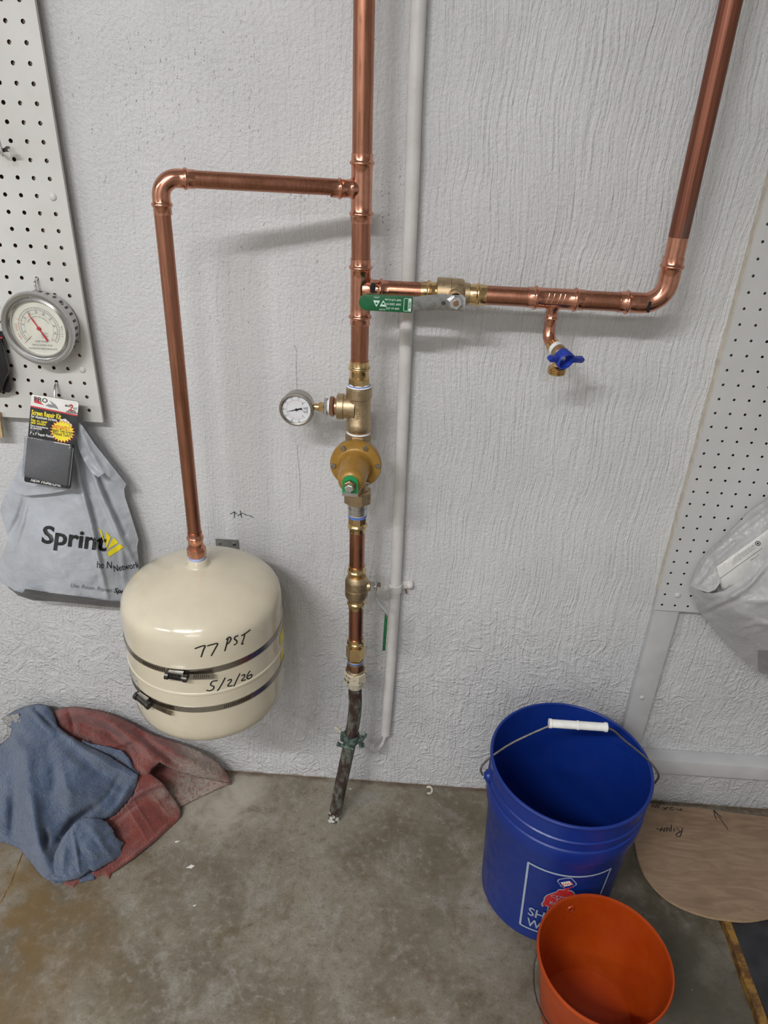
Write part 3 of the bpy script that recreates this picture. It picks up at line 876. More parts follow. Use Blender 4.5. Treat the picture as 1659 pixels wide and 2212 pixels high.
for k in range(6):
    a = math.radians(30+60*k-4)
    sp = rc+fdir*.0392+.0373*(math.sin(a)*fx+math.cos(a)*fu)
    MB().lathe([(0, .0046), (.002, .0046), (.0035, .0036), (.0036, .0022), (.0022, .0018), (.0022, 0)], sp, fdir, 18).build('screw', 'stainless', rg, 40)
mb = MB()
for s_, a in (('P', 52), ('B', 70), ('U', 77), ('C', 84), ('T', -104), ('O', -112), ('R', -120)):
    ar = math.radians(a)
    put_text(mb, s_, plane_fn(rc+fdir*.0398+.0372*(math.sin(ar)*fx+math.cos(ar)*fu), fx, fu, -ar), size=.0055, bold=.02)
mb.build('cast_letters', 'gold', bell, 0)
tip = rc+fdir*.1075
tg = []
for k in range(9):
    a = PI*k/8
    tg.append((.0128*math.cos(a), .004+.0128*math.sin(a)))
tg += [(-.0128, -.015), (.0128, -.015)]
tagp = MB().prism(tg, tip+fdir*.0003, fx, fu, fdir, .0012).build('green_tag', 'greentag', rg, 25)
MB().obox(tip+fdir*.0015-fu*.0168+fdir*.001, fx, fu, fdir, .0256, .0060, .0015).build('bent_lip', 'steel', tagp, 0)
MB().hexa(tip+fdir*.0015, fdir, .0098, .006, fu).build('lock_nut', 'darkbrass', rg, 25)
MB().hexa(tip+fdir*.0075, fdir, .0072, .009, fu, 6, .15, .3).build('adjusting_bolt', 'steel', rg, 25)
MB().lathe([(0, .0175), (.013, .0168)], mp(.822), AX, 28).build('tail_piece', 'steel', rg, 40)
MB().lathe([(0, .0163), (.0016, .0166), (.0025, .0162)], mp(.7985), AX, 28).build('thread_tape', 'tape', rg, 40)
MB().lathe([(0, .01675), (.003, .01685), (.0042, .0166)], mp(.7955), AX, 28).build('thread_paste', 'bluetape', rg, 40)
MB().lathe([(0, .0174), (.013, .0170)], mp(.8110), AX, 28).build('tail_collar', 'steel', rg, 40)
ad = thing('press_adapter', 'brass adapter hanging below the gold regulator', 'pipe fitting', mp(.762))
MB().lathe(press(R1)[:-2]+[(.0162, .0154), (.019, .0154)], mp(.7605), -AX, 32).build('socket', 'brass', ad, 50)
MB().hexa(mp(.7925), AX, .0166, .0145, (0, -1, 0), 8, .06, PI/8).build('hex', 'brass', ad, 25)

# lower ball valve with hanging lever
lv = thing('ball_valve', 'bronze ball valve with hanging green tipped lever beside the conduit', 'valve', mp(.588))
MB().lathe(press(R1)[:-1]+[(.025, .0150), (.026, .0170)], mp(.6855), AX, 32).build('socket', 'brass', lv, 50)
MB().lathe(press(R1)[:-2]+[(.0162, .0152), (.022, .0155)], mp(.588), -AX, 32).build('socket', 'brass', lv, 50)
MB().lathe([(0, 0), (0, .0172), (.001, .0178), (.009, .0216), (.011, .0220), (.028, .0220), (.0285, .0214), (.029, .0220), (.044, .0220), (.046, .0214), (.053, .0178), (.054, 0)], mp(.663), AX, 36).build('body', 'bronze', lv, 35)
sz = .6400
MB().lathe([(0, .010), (.010, .010), (.010, 0)], (mx(sz)+.016, Y0, sz), (1, 0, 0), 20).build('stem', 'bronze', lv, 40)
MB().hexa((mx(sz)+.0268, Y0, sz), (1, 0, 0), .0102, .0080, (0, 0, 1)).build('nut', 'steel', lv, 25)
MB().hexa((mx(sz)+.0392, Y0, sz), (1, 0, 0), .0100, .0085, (0, 0, 1)).build('nut', 'chrome', lv, 25)
MB().rod((mx(sz)+.025, Y0, sz), (mx(sz)+.048, Y0, sz), .0040, 14).build('stem_end', 'steel', lv, 40)
mb = MB()
lp = [(mx(sz)+.0362, .648), (mx(sz)+.0362, .618), (.5360, .606), (.5535, .5845), (.5560, .579), (.5545, .555)]
vs, fs = [], []
for (x, z), hw in zip(lp, (.008, .011, .0105, .0095, .009, .009)):
    vs += [(x, Y0-hw, z), (x, Y0+hw, z), (x+.0026, Y0+hw, z), (x+.0026, Y0-hw, z)]
for i in range(len(lp)-1):
    for k in range(4):
        fs.append((4*i+k, 4*i+(k+1) % 4, 4*i+4+(k+1) % 4, 4*i+4+k))
fs += [(0, 1, 2, 3), tuple(4*(len(lp)-1)+k for k in (3, 2, 1, 0))]
mb.add(vs, fs).build('lever', 'steel', lv, 30, .0006)
pr = [(-.0105, 0)]
poly = [(-.0105, .575), (-.0105, .497), (-.0075, .4905), (0, .488), (.0075, .4905), (.0105, .497), (.0105, .575)]
MB().prism(poly, (.5520, Y0, 0), (0, 1, 0), (.016, 0, 1.0), (1, 0, 0), .0062).build('grip', 'green', lv, 30, .0016)
gp = bpy.data.objects['grip.001'] if 'grip.001' in bpy.data.objects else None
if gp: gp.location.x -= .0085

# lower adapter and compression fitting
ad = thing('press_adapter', 'brass hexagon adapter above the cream painted compression nut', 'pipe fitting', mp(.448))
MB().lathe(press(R1)[:-2]+[(.0162, .0154), (.020, .0154), (.027, .0150)], mp(.5145), AX, 32).build('socket', 'brass', ad, 50)
MB().hexa(mp(.4925), AX, .0192, .030, (0, -1, 0), 6, .10, PI/6).build('hex', 'brass', ad, 25)
MB().lathe([(0, .0178), (.004, .0172)], mp(.4630), AX, 28).build('collar', 'brass', ad, 40)
MB().lathe([(0, .0158), (.0035, .0160)], mp(.4595), AX, 28).build('thread_tape', 'tape', ad, 40)
MB().lathe([(0, .0162), (.0030, .0163), (.004, .0158)], mp(.4570), AX, 28).build('thread_paste', 'bluetape', ad, 40)
cn = thing('compression_fitting', 'cream painted compression nut on the old green pipe', 'pipe fitting', mp(.385))
MB().lathe([(0, .0160), (.005, .0166)], mp(.4545), AX, 28).build('thread', 'bronze', cn, 40)
MB().hexa(mp(.4500), AX, .0178, .016, (0, -1, 0), 8, .08, PI/8).build('union_hex', 'darkbrass', cn, 25)
MB().lathe([(0, .0185), (.004, .0205)], mp(.4345), AX, 28).build('collar', 'bronze', cn, 40)
t = NT('chipped_cream_paint')
ch = t.ramp(t.noise(95, 4, .6), .57, .6)
M['chip'] = t.fin(t.mix(ch, (.56, .50, .38), (.10, .075, .04)), t.ramp(ch, 0, 1, .5, .4), t.math('MULTIPLY', ch, .8))
MB().hexa(mp(.4310), AX, .0240, .029, (0, -1, 0), 8, .20, PI/8).build('nut', 'chip', cn, 25)
MB().lathe([(0, .0178), (.006, .0168), (.016, .0160), (.016, .012)], mp(.4025), AX, 28).build('nut_skirt', 'paintedsteel', cn, 40)
op = [mp(.395), (.4985, Y0, .366), (.4998, Y0-.001, .338), (.4985, Y0-.004, .305), (.4950, Y0-.008, .270), (.4905, -.102, .235), (.4830, -.107, .180), (.4745, -.111, .120), (.4660, -.1135, .055), (.4590, -.1155, .0), (.4575, -.116, -.015)]
# smooth the path
def smooth_path(P, n=6):
    P = [np.array(p, float) for p in P]
    Q = [P[0]]+P+[P[-1]]
    out = []
    for i in range(1, len(Q)-2):
        for k in range(n):
            s_ = k/n
            a, b, c, d = Q[i-1], Q[i], Q[i+1], Q[i+2]
            out.append(.5*((2*b)+(c-a)*s_+(2*a-5*b+4*c-d)*s_**2+(-a+3*b-3*c+d)*s_**3))
    out.append(P[-1])
    return out
o = MB().tube(smooth_path(op), .0140, 24).build('old_water_pipe', 'oldpipe', None, 50)
o = tag(o, 'old green stained pipe bending out of the concrete floor', 'pipe')
mb = MB()
for k in range(4):
    a = random.uniform(0, 6.28)
mb.lathe([(-.004, .0148), (.010, .0146), (.022, .0142), (.027, .0139)], (.4590, -.1155, .0), (.12, .02, 1), 24)
t = NT('paint_daub')
k = t.ramp(t.noise(120, 4, .6), .47, .53)
tr_ = t.n('ShaderNodeBsdfTransparent')
mxs = t.n('ShaderNodeMixShader'); t.fin((.62, .61, .58), .6)
t.put(mxs.inputs[0], k); t.put(mxs.inputs[1], tr_.outputs[0]); t.put(mxs.inputs[2], t.p.outputs[0]); t.put(t.out.inputs[0], mxs.outputs[0])
M['daub'] = t.m
mb.build('paint_daub', 'daub', o, 50)

# ground clamp
gk = thing('ground_clamp', 'corroded green ground clamp around the old pipe', 'clamp', (.4925, -.101, .245))
cdir = np.array([-.13, -.08, -1.]); cdir /= np.linalg.norm(cdir)
cc_ = np.array([.4925, -.1010, .248])
MB().lathe([(-.011, .0148), (-.011, .0172), (-.004, .0182), (.004, .0182), (.011, .0172), (.011, .0148)], cc_, cdir, 20).build('jaw', 'verdigris', gk, 40)
MB().box((.4700, -.1080, .240), (.4805, -.096, .260)).build('jaw_lug', 'verdigris', gk, 30, .002)
MB().box((.5065, -.1080, .236), (.5175, -.096, .254)).build('jaw_lug', 'verdigris', gk, 30, .002)
MB().rod((.466, -.113, .238), (.500, -.123, .236), .0038, 12).build('screw', 'verdigris', gk, 40)
MB().lathe([(0, 0), (0, .0052), (.004, .0052), (.005, 0)], (.464, -.1125, .2385), (1, -.3, -.05), 10).build('screw_head', 'verdigris', gk, 40)
MB().tube([(.513, -.104, .243), (.519, -.108, .256), (.526, -.110, .270)], [.0045, .0042, .0026], 10).build('screw', 'verdigris', gk, 40)
MB().lathe([(0, 0), (0, .0062), (.005, .0062), (.006, 0)], (.5165, -.112, .242), (.3, -1, 0), 10).build('wire_nut', 'verdigris', gk, 40)
MB().tube([(.470, -.100, .262), (.462, -.098, .270), (.457, -.097, .272)], [.0042, .004, .003], 8).build('screw', 'paintedsteel', gk, 40)

# conduit
cp = [(.5560, -.0135, CEIL-.001), (.5578, -.0135, 1.567), (.5614, -.0135, 1.336), (.5660, -.0135, .95), (.5697, -.0135, .613), (.5690, -.0135, .40), (.5655, -.0135, .176)]
cdt = thing('conduit', 'white painted vertical conduit fixed to the plaster wall', 'conduit', (.5655, -.0135, .176))
MB().tube(smooth_path(cp, 5), .0113, 20).build('tube', 'conduit', cdt, 50)
st_ = MB()
st_.lathe([(-.0095, .0118), (-.0085, .0138), (.0085, .0138), (.0095, .0118)], (.5697, -.0135, .587), (0, 0, 1), 20)
st_.box((.578, -.0055, .580), (.604, -.0005, .597))
st_.lathe([(0, .0085), (.006, .007), (.009, .003), (.0095, 0)], (.5985, -.005, .590), (0, -1, 0), 12)
st_.build('strap', 'conduit', cdt, 40)
MB().tube([(.5905, -.004, .580), (.5915, -.010, .576), (.5925, -.009, .571)], .0018, 6).build('strap_nail', 'darkbrass', cdt, 40)
wp = [(.5655, -.0135, .182), (.5640, -.0160, .166), (.5585, -.0240, .151), (.5480, -.0420, .151), (.5360, -.0640, .170), (.5250, -.0850, .202), (.5170, -.1010, .234), (.5150, -.1060, .241)]
o = MB().tube(smooth_path(wp), .0042, 10).build('ground_wire', 'conduit', None, 50, origin=(.5585, -.024, .15))
tag(o, 'painted ground wire looping from the conduit to the green clamp', 'wire')

# ------------------------------------------------------------------ expansion tank
TX, TY, TR = .229, -.19, .1397
tk = thing('expansion_tank', 'cream expansion tank marked 77 PSI strapped to the wall', 'tank', (TX, TY, .435))
prof = [(.7335, 0), (.7310, .0279), (.7250, .0489), (.7185, .0698), (.7126, .0866), (.7069, .1006), (.7016, .1118), (.6954, .1215), (.6895, .1285), (.6826, .1341), (.6754, .1376), (.667, .1391), (.656, .1397), (.640, .1397), (.566, .1397), (.5655, .1407), (.5635, .1412), (.560, .1408), (.5595, .1397), (.480, .1397), (.464, .1388), (.452, .1355), (.4445, .1295), (.4405, .1215), (.4385, .108), (.437, .06), (.4365, 0)]
tb = MB().lathe([(.7335-z, r) for z, r in prof], (TX, TY, .7335), (0, 0, -1), 96).build('shell', 'cream', tk, 50)
px_, py_ = .2265, -.1885
MB().lathe([(0, .0240), (.0015, .0200), (.004, .0182), (.0125, .0170), (.0138, .0155), (.0138, 0)], (px_, py_, .7308), (0, 0, 1), 28).build('neck', 'cream', tk, 50)
def tnrm(p): return np.array([p[0]-TX, p[1]-TY, 0])/math.hypot(p[0]-TX, p[1]-TY)
def tz(x, y): return onCyl(230+x/3.858, 1120+y/3.858, TX, TY, TR+.0001)
strokes = [[(735, 1085), (780, 1068), (820, 1060), (806, 1100), (788, 1155)], [(838, 1062), (880, 1050), (925, 1042), (905, 1085), (872, 1145)],
           [(1012, 1000), (1000, 1050), (985, 1105)], [(996, 1010), (1022, 988), (1036, 1002), (1022, 1032), (998, 1052)],
           [(1097, 975), (1073, 985), (1066, 1003), (1086, 1022), (1082, 1042), (1060, 1054)], [(1152, 962), (1140, 1010), (1126, 1046), (1142, 1040)], [(1122, 978), (1160, 955), (1200, 925)],
           [(927, 1350), (882, 1358), (868, 1388), (893, 1398), (890, 1420), (862, 1435), (832, 1430)], [(990, 1325), (955, 1390), (922, 1440)],
           [(1008, 1352), (1035, 1340), (1038, 1355), (1010, 1394), (1052, 1393)], [(1112, 1290), (1085, 1345), (1060, 1400)],
           [(1123, 1312), (1148, 1300), (1150, 1318), (1125, 1350), (1160, 1343)], [(1197, 1268), (1176, 1300), (1170, 1328), (1188, 1335), (1210, 1316), (1204, 1300), (1178, 1316)]]
mb = MB()
for s_ in strokes:
    P = smooth_path([(x, y, 0) for x, y in s_], 5)
    mb.ribbon([tz(p[0], p[1]) for p in P], tnrm, .0024, .0003)
mb.build('handwriting', 'ink', tb, 0)
def tcyl(deg, z, r): return np.array([TX+r*math.sin(math.radians(deg)), TY-r*math.cos(math.radians(deg)), z])
# maker label and warning label wrapped on the shell
def wrap_patch(mb, d0, d1, z0, z1, r, n=14):
    vs = [tcyl(d0+(d1-d0)*i/n, z, r) for i in range(n+1) for z in (z0, z1)]
    return mb.add(vs, [(2*i, 2*i+2, 2*i+3, 2*i+1) for i in range(n)])
lbm = NT('clear_label'); lbm.fin((.62, .60, .54), .3)
wrap_patch(MB(), -92, -44, .482, .553, TR+.0004).build('maker_label', lbm.m, tb, 0)
mb = MB()
for i in range(3):
    put_text(mb, ['POTABLE WATER', 'EXPANSION', 'MODEL'][i], lambda x, y: tcyl(-52+math.degrees(x/TR), .5465-.006*i+y, TR+.0007), size=.0050, sub=.004)
put_text(mb, 'R', lambda x, y: tcyl(-36+math.degrees(x/TR), .4995+y, TR+.0007), size=.006, sub=.004)
mb.ribbon([tcyl(-36+2*math.cos(a*.5), .4995+.0045*math.sin(a*.5), TR+.0007) for a in range(13)], tnrm, .0006, .0002)
mb.build('label_print', 'greyprint', tb, 0)
mb = MB()
for z0, z1 in ((.575, .60), (.535, .56)):
    wrap_patch(mb, 84, 100, z0, z1, TR+.0005, 6)
mb.build('warning_label', 'yellow', tb, 0)
fa = thing('press_adapter', 'copper adapter screwed into the cream tank', 'pipe fitting', (px_, py_, .745))
MB().lathe(press(R2)+[(.0285, .0126), (.0290, .0138), (.0330, .0138)], (px_, py_, .7985), (0, 0, -1), 28).build('socket', 'copper', fa, 50)
MB().hexa((px_, py_, .7675), (0, 0, -1), .0162, .0165, (0, -1, 0), 8, .08, PI/8).build('hex', 'copper', fa, 25)
MB().lathe([(0, .0138), (.003, .0144), (.007, .0138)], (px_, py_, .7515), (0, 0, -1), 24).build('thread_paste', 'tape', fa, 50)
mb = MB()
for k in range(3):
    mb.ring((px_, py_, .7498-.0020*k), (.03*(k-1), .05, 1), .01405, .0006, 24, 6)
mb.build('blue_thread', 'bluetape', fa, 60)
# wall bracket behind the tank
br_ = thing('wall_bracket', 'grey steel bracket plate on the wall behind the tank', 'bracket', (.2265, 0, .56))
MB().box((.2035, -.0035, .47), (.2495, -.0004, .6695)).build('plate', simple('grey_plate', (.26, .265, .26), .45, .6), br_, 30, .0006)
for x in (.2115, .2415):
    MB().lathe([(0, .0038), (.0015, .0034), (.002, 0)], (x, -.0035, .661), (0, -1, 0), 12).build('screw', 'chrome', br_, 40)
MB().box((.207, -.0485, .49), (.212, -.0035, .64)).build('saddle_arm', 'darksteel', br_, 0)
MB().box((.241, -.0485, .49), (.246, -.0035, .64)).build('saddle_arm', 'darksteel', br_, 0)
# strap clamps
def band_clamp(label, zc, deg, tailto, slots, tilt):
    bc = thing('strap_clamp', label, 'clamp', (TX, TY, zc), 'steel strap clamps around the tank')
    r = TR+.0012
    n = 72
    vs, fs = [], []
    def bz(d): return zc+tilt*math.sin(math.radians(d))
    for k in range(n):
        d = 360*k/n
        for rr, dz in ((r, -.0058), (r, .0058), (r-.0008, .0058), (r-.0008, -.0058)):
            p = tcyl(d, bz(d)+dz, rr)
            vs.append(p)
    for k in range(n):
        k2 = (k+1) % n
        for j in range(4):
            fs.append((4*k+j, 4*k2+j, 4*k2+(j+1) % 4, 4*k+(j+1) % 4))
    MB().add(vs, fs).build('band', 'stainless', bc, 40)
    # overlapping free tail
    vs, fs = [], []
    m_ = 16
    for k in range(m_+1):
        d = deg+(tailto-deg)*k/m_
        lift = .0024+.004*(k/m_)**2
        for dz in (-.0105, .0010):
            vs.append(tcyl(d, bz(d)+dz-.002, r+lift))
    for k in range(m_):
        fs.append((2*k, 2*k+2, 2*k+3, 2*k+1))
    MB().add(vs, fs).build('band_tail', 'stainless', bc, 40)
    mb = MB()
    for d0, d1, dz, lift in slots:
        k = 0
        d = d0
        while d < d1:
            p0_, p1_ = tcyl(d, bz(d)+dz-.0036, r+lift), tcyl(d+.35, bz(d)+dz+.0036, r+lift)
            mb.ribbon([p0_, p1_], tnrm, .0011, .0002)
            d += 1.35
    mb.build('slots', 'darksteel', bc, 0)
    c = tcyl(deg, bz(deg)-.004, r+.004)
    rad = tnrm(c); tan_ = np.array([-rad[1], rad[0], 0]); tan_ = tan_ if tan_[0] > 0 else -tan_
    MB().obox(c+np.array([0, 0, .0065])+rad*.0005, tan_, (0, 0, 1), rad, .026, .006, .006).build('housing', 'steel', bc, 30, .0012)
    ax = tan_+np.array([0, 0, -.10])
    mb = MB()
    wv = [(-.018, 0), (-.018, .0072), (-.012, .0072), (-.011, .0050)]
    for k in range(7):
        wv += [(-.0100+.0030*k, .0062), (-.0085+.0030*k, .0050)]
    wv += [(.012, .0050), (.0125, .0066), (.019, .0066), (.020, .0040), (.020, 0)]
    mb.lathe(wv, c+rad*.003, ax, 16)
    mb.build('worm_screw', 'darksteel', bc, 35)
    return bc
band_clamp('upper steel strap clamp across the tank between the two inscriptions', .6125, -3, 21, [(-30, -12, 0, .0002), (8, 20, -.0065, .0052)], .003)
band_clamp('lower steel strap clamp across the tank below the date', .5290, -34, -10, [(-24, -11, -.0065, .0052), (26, 46, 0, .0002)], -.001)

# ------------------------------------------------------------------ buckets
def cone_fn(cx, cy, rf):
    """(degrees, z) -> point on the pail wall; degrees from facing -y, positive to +x"""
    return lambda d, z, lift=.0005: np.array([cx+(rf(z)+lift)*math.sin(math.radians(d)), cy-(rf(z)+lift)*math.cos(math.radians(d)), z])
BX, BY = .921, -.239
def brf(z): return .130+z*.0425
bk = thing('plastic_bucket', 'large blue plastic bucket with white grip handle', 'bucket', (BX, BY, 0))
prof = [(0, 0), (0, .1255), (.004, .1295), (.262, brf(.262)), (.266, .1425), (.270, .1475), (.276, .1488), (.303, .1500), (.307, .1490), (.309, .1462), (.324, .1466), (.326, .1490), (.332, .1492), (.334, .1468), (.366, .1472), (.368, .1505), (.370, .1515), (.3745, .1515), (.3765, .1500), (.3770, .1475), (.3755, .1458), (.370, .1450), (.012, .1262), (.010, .120), (.010, 0)]
body = MB().lathe(prof, (BX, BY, 0), (0, 0, 1), 96).build('shell', 'blue', bk, 30)
for d in (-90, 90):
    p = cone_fn(BX, BY, lambda z: .149)(d, .318)
    a = np.array([math.sin(math.radians(d)), -math.cos(math.radians(d)), 0])
    MB().lathe([(-.004, .013), (.004, .012), (.006, .008), (.0085, .006), (.0085, 0)], p, a, 18).build('ear', 'blue', bk, 40)
e1 = cone_fn(BX, BY, lambda z: .160)(-90, .318)
e2 = cone_fn(BX, BY, lambda z: .160)(90, .318)
mid = (e1+e2)/2
hx_ = (e2-e1)/2
upv = np.array([-.010, .004, 1.])*.1475
pts = []
cur = [(-1.0, 0), (-1.03, .10), (-1.0, .22), (-.90, .38), (-.72, .60), (-.50, .80), (-.34, .93), (-.26, .985), (0, 1.0), (.26, .985), (.40, .95), (.55, .80), (.80, .57), (.97, .38), (1.06, .22), (1.05, .10), (1.0, 0)]
for u_, v_ in cur:
    pts.append(mid+hx_*u_+upv*v_)
MB().tube(smooth_path(pts, 4), .0021, 10).build('bail_wire', 'wire', bk, 50)
g0, g1 = mid+hx_*-.33+upv*.992, mid+hx_*.33+upv*.992
L = np.linalg.norm(g1-g0)
MB().lathe([(0, 0), (0, .0088), (.005, .0088), (.006, .0078), (L*.48, .0078), (L*.485, .0086), (L*.515, .0086), (L*.52, .0078), (L-.006, .0078), (L-.005, .0088), (L, .0088), (L, 0)], g0, g1-g0, 20).build('grip', 'white', bk, 40)
bf = cone_fn(BX, BY, brf)
def bn(p): return np.array([p[0]-BX, p[1]-BY, 0])/math.hypot(p[0]-BX, p[1]-BY)
def arc(d0, d1, z0, z1, n=24): return [bf(d0+(d1-d0)*k/n, z0+(z1-z0)*k/n) for k in range(n+1)]
for k, a in enumerate((arc(-32.5, 33.5, .2320, .2300), arc(33.2, 30, .2300, .0400, 12), arc(-32.2, -29.3, .2320, .0360, 12), arc(-29.5, 30, .0370, .0390))):
    MB().ribbon(a, bn, .0042, .0002).build('printed_frame', 'lightprint', body, 0)
def btext(d, z, rot=0.): return lambda x, y: bf(d+math.degrees((x*math.cos(rot)-y*math.sin(rot))/.138), z+(x*math.sin(rot)+y*math.cos(rot)), .0009)
mb = put_text(MB(), 'SHERWIN', btext(1.0, .0920), size=.036, bold=.012, sub=.008, sx=.80); mb.build('printed_word', 'lightprint', body, 0)
mb = put_text(MB(), 'WILLIAMS', btext(1.0, .0570), size=.036, bold=.012, sub=.008, sx=.76); mb.build('printed_word', 'lightprint', body, 0)
def bpoly(name, pts, mat, lift):
    """printed shape: (degrees, z) outline fanned and subdivided on the pail wall"""
    V, E_, Fc, *_ = delaunay_2d_cdt([Vector(p) for p in [(x*.0024, z) for x, z in pts]], [(i, (i+1) % len(pts)) for i in range(len(pts))], [], 1, 1e-6)
    me = bmesh.new()
    vv = [me.verts.new((v.x, v.y, 0)) for v in V]
    for f in Fc: me.faces.new([vv[i] for i in f])
    for _ in range(3):
        es = [e for e in me.edges if e.calc_length() > .010]
        if es: bmesh.ops.subdivide_edges(me, edges=es, cuts=1); bmesh.ops.triangulate(me, faces=me.faces)
    me.verts.index_update()
    MB().add([bf(v.co.x/.0024, v.co.y, lift) for v in me.verts], [tuple(v.index for v in f.verts) for f in me.faces]).build(name, mat, body, 0)
    me.free()
can = [(-8.2, .2105), (-7.6, .2165), (-3.0, .2235), (.6, .2245), (4.8, .2110), (5.4, .2060), (3.2, .1985), (.2, .1930), (-1.0, .1905), (-2.6, .1960), (-5.0, .1975), (-6.0, .2030)]
def grow(p, k):
    c = np.mean(p, axis=0)
    return [tuple(c+(np.array(q)-c)*k) for q in p]
bpoly('printed_can_outline', grow(can, 1.12), 'lightprint', .0003)
bpoly('printed_can', can, M['blue'], .0005)
bpoly('printed_can_label', [(-6.2, .2095), (-.2, .2175), (3.4, .2065), (-2.9, .1985)], 'paper', .0007)
MB().mat(0); mb = put_text(MB(), 'SWP', btext(-1.4, .2080, PI+.28), size=.0125, bold=.012, sub=.01, sx=.8); mb.build('printed_can_name', 'orangeprint', body, 0)
blob = [(-2.8, .1925), (-1.6, .1880), (-4.5, .1870), (-6.4, .1850), (-7.2, .1780), (-10.2, .1705), (-13.2, .1620), (-14.6, .1520), (-14.4, .1420), (-15.4, .1330), (-14.8, .1250), (-13.4, .1250), (-12.8, .1310), (-10.8, .1280), (-8.8, .1230), (-6.8, .1290), (-3.8, .1240), (-.8, .1300), (3.2, .1250), (6.2, .1310), (9.2, .1270), (11.2, .1340), (11.4, .1480), (10.2, .1620), (7.2, .1705), (5.6, .1800), (3.2, .1860), (.6, .1870), (1.6, .1950), (4.4, .1985), (3.0, .2005), (.2, .1955)]
bpoly('printed_paint_outline', grow(blob, 1.07), 'lightprint', .0004)
bpoly('printed_paint', blob, 'red', .0008)
for i, s_ in enumerate(('COVER', 'THE', 'EARTH')):
    mb = put_text(MB(), s_, btext(-1.8, .1635-.0110*i), size=.0118, bold=.01, sub=.01, sx=1.15); mb.build('printed_slogan', 'lightprint', body, 0)
gl = [(-1.8+9.2*math.cos(a*.3142), .1190+.021*math.sin(a*.3142)) for a in range(20)]
bpoly('printed_globe', gl, 'lightprint', .0004)
bpoly('printed_globe_sea', grow(gl, .93), M['blue'], .0006)

OX, OY = .9645, -.4965
def orf(z): return .0815+z*.1580
ok = thing('metal_pail', 'small orange pail standing in front of the blue bucket', 'pail', (OX, OY, 0))
prof = [(0, 0), (0, .079), (.002, .0815), (.182, orf(.182)), (.184, .1125), (.187, .1142), (.190, .1142), (.1925, .1128), (.1925, .1105), (.190, .1092), (.186, .1090), (.010, .0822), (.007, .0800), (.006, 0)]
ob2 = MB().lathe(prof, (OX, OY, 0), (0, 0, 1), 80).build('shell', 'orange', ok, 35)
ea = np.array([.93, -.4])-np.array([OX, OY]); ea /= np.linalg.norm(ea)
for sg in (-1, 1):
    a = np.array([ea[0]*sg, ea[1]*sg, 0])
    p = np.array([OX, OY, .162])+a*orf(.162)
    MB().lathe([(.007, 0), (.006, .007), (.001, .010), (-.0028, .0085), (-.0032, .0040), (-.0010, .0028), (-.0010, 0)], p, a, 20).build('ear', 'orange', ok, 50)
    MB().lathe([(0, 0), (0, .0026), (.0012, .0024), (.0014, 0)], p-a*.0012, -a, 10).build('rivet', 'darksteel', ok, 50)
# the wire bail hangs down outside on the left
sd = np.array([-ea[1], ea[0], 0]); sd = sd if sd[0] < 0 else -sd
e3 = np.array([ea[0], ea[1], 0])
pts = []
for k in range(25):
    a = PI*k/24
    rr = .1155
    pos = np.array([OX, OY, .162])+e3*rr*math.cos(a)+sd*(rr*.97+.004)*math.sin(a)*.885+np.array([0, 0, -.085*math.sin(a)])
    pts.append(pos)
MB().tube(pts, .0014, 8).build('bail_wire', 'darksteel', ok, 50)

# ------------------------------------------------------------------ plywood offcut on the dark board
db = thing('floor_board', 'black flat board with worn ochre edge on the floor', 'board', (1.30, -.60, 0))
MB().box((1.2915, -1.15, .0002), (1.95, -.085, .0205)).build('panel', 'rubber', db, 30, .001)
n = 26
vs = []
for k in range(n+1):
    y = -1.15+(1.065)*k/n
    dx = .0012*math.sin(k*2.3)+.0010*math.sin(k*5.1)
    vs += [(1.2765+dx-.02*(y+.30)*0, y, .0002), (1.2915, y, .0002), (1.2915, y, .0198), (1.2765+dx, y, .0185+.001*math.sin(k*3.3))]
fs = [(4*k+j, 4*k+(j+1) % 4, 4*k+4+(j+1) % 4, 4*k+4+j) for k in range(n) for j in range(4)]+[(0, 1, 2, 3), (4*n+3, 4*n+2, 4*n+1, 4*n)]
MB().add(vs, fs).build('edge_strip', 'ochre', db, 30)
zp = .0275
out = [(1.62, -.052), (1.466, -.046), (1.301, -.034), (1.203, -.033), (1.165, -.034)]
curve = [(1.1500, -.060), (1.1405, -.100), (1.1345, -.161), (1.1345, -.191), (1.1420, -.228), (1.1660, -.266), (1.2000, -.2885), (1.2440, -.302), (1.2900, -.3065), (1.3270, -.305), (1.366, -.296), (1.44, -.276), (1.53, -.235), (1.60, -.180), (1.64, -.11)]
sm = smooth_path([(x, y, 0) for x, y in curve], 4)
poly = out+[(p[0], p[1]) for p in sm]
ply = MB().prism(poly, (0, 0, zp-.0062), (1, 0, 0), (0, 1, 0), (0, 0, 1), .0062)
nn = len(poly)
ply.mi = [0, 0]+[1]*nn
ply = tag(ply.build('plywood_offcut', ['ply', 'plyedge'], None, 30), 'rounded plywood offcut with handwriting lying beside the blue bucket', 'plywood')
def pz(x, y): return onZ(1370+x/4.322, 1700+y/4.322, zp)
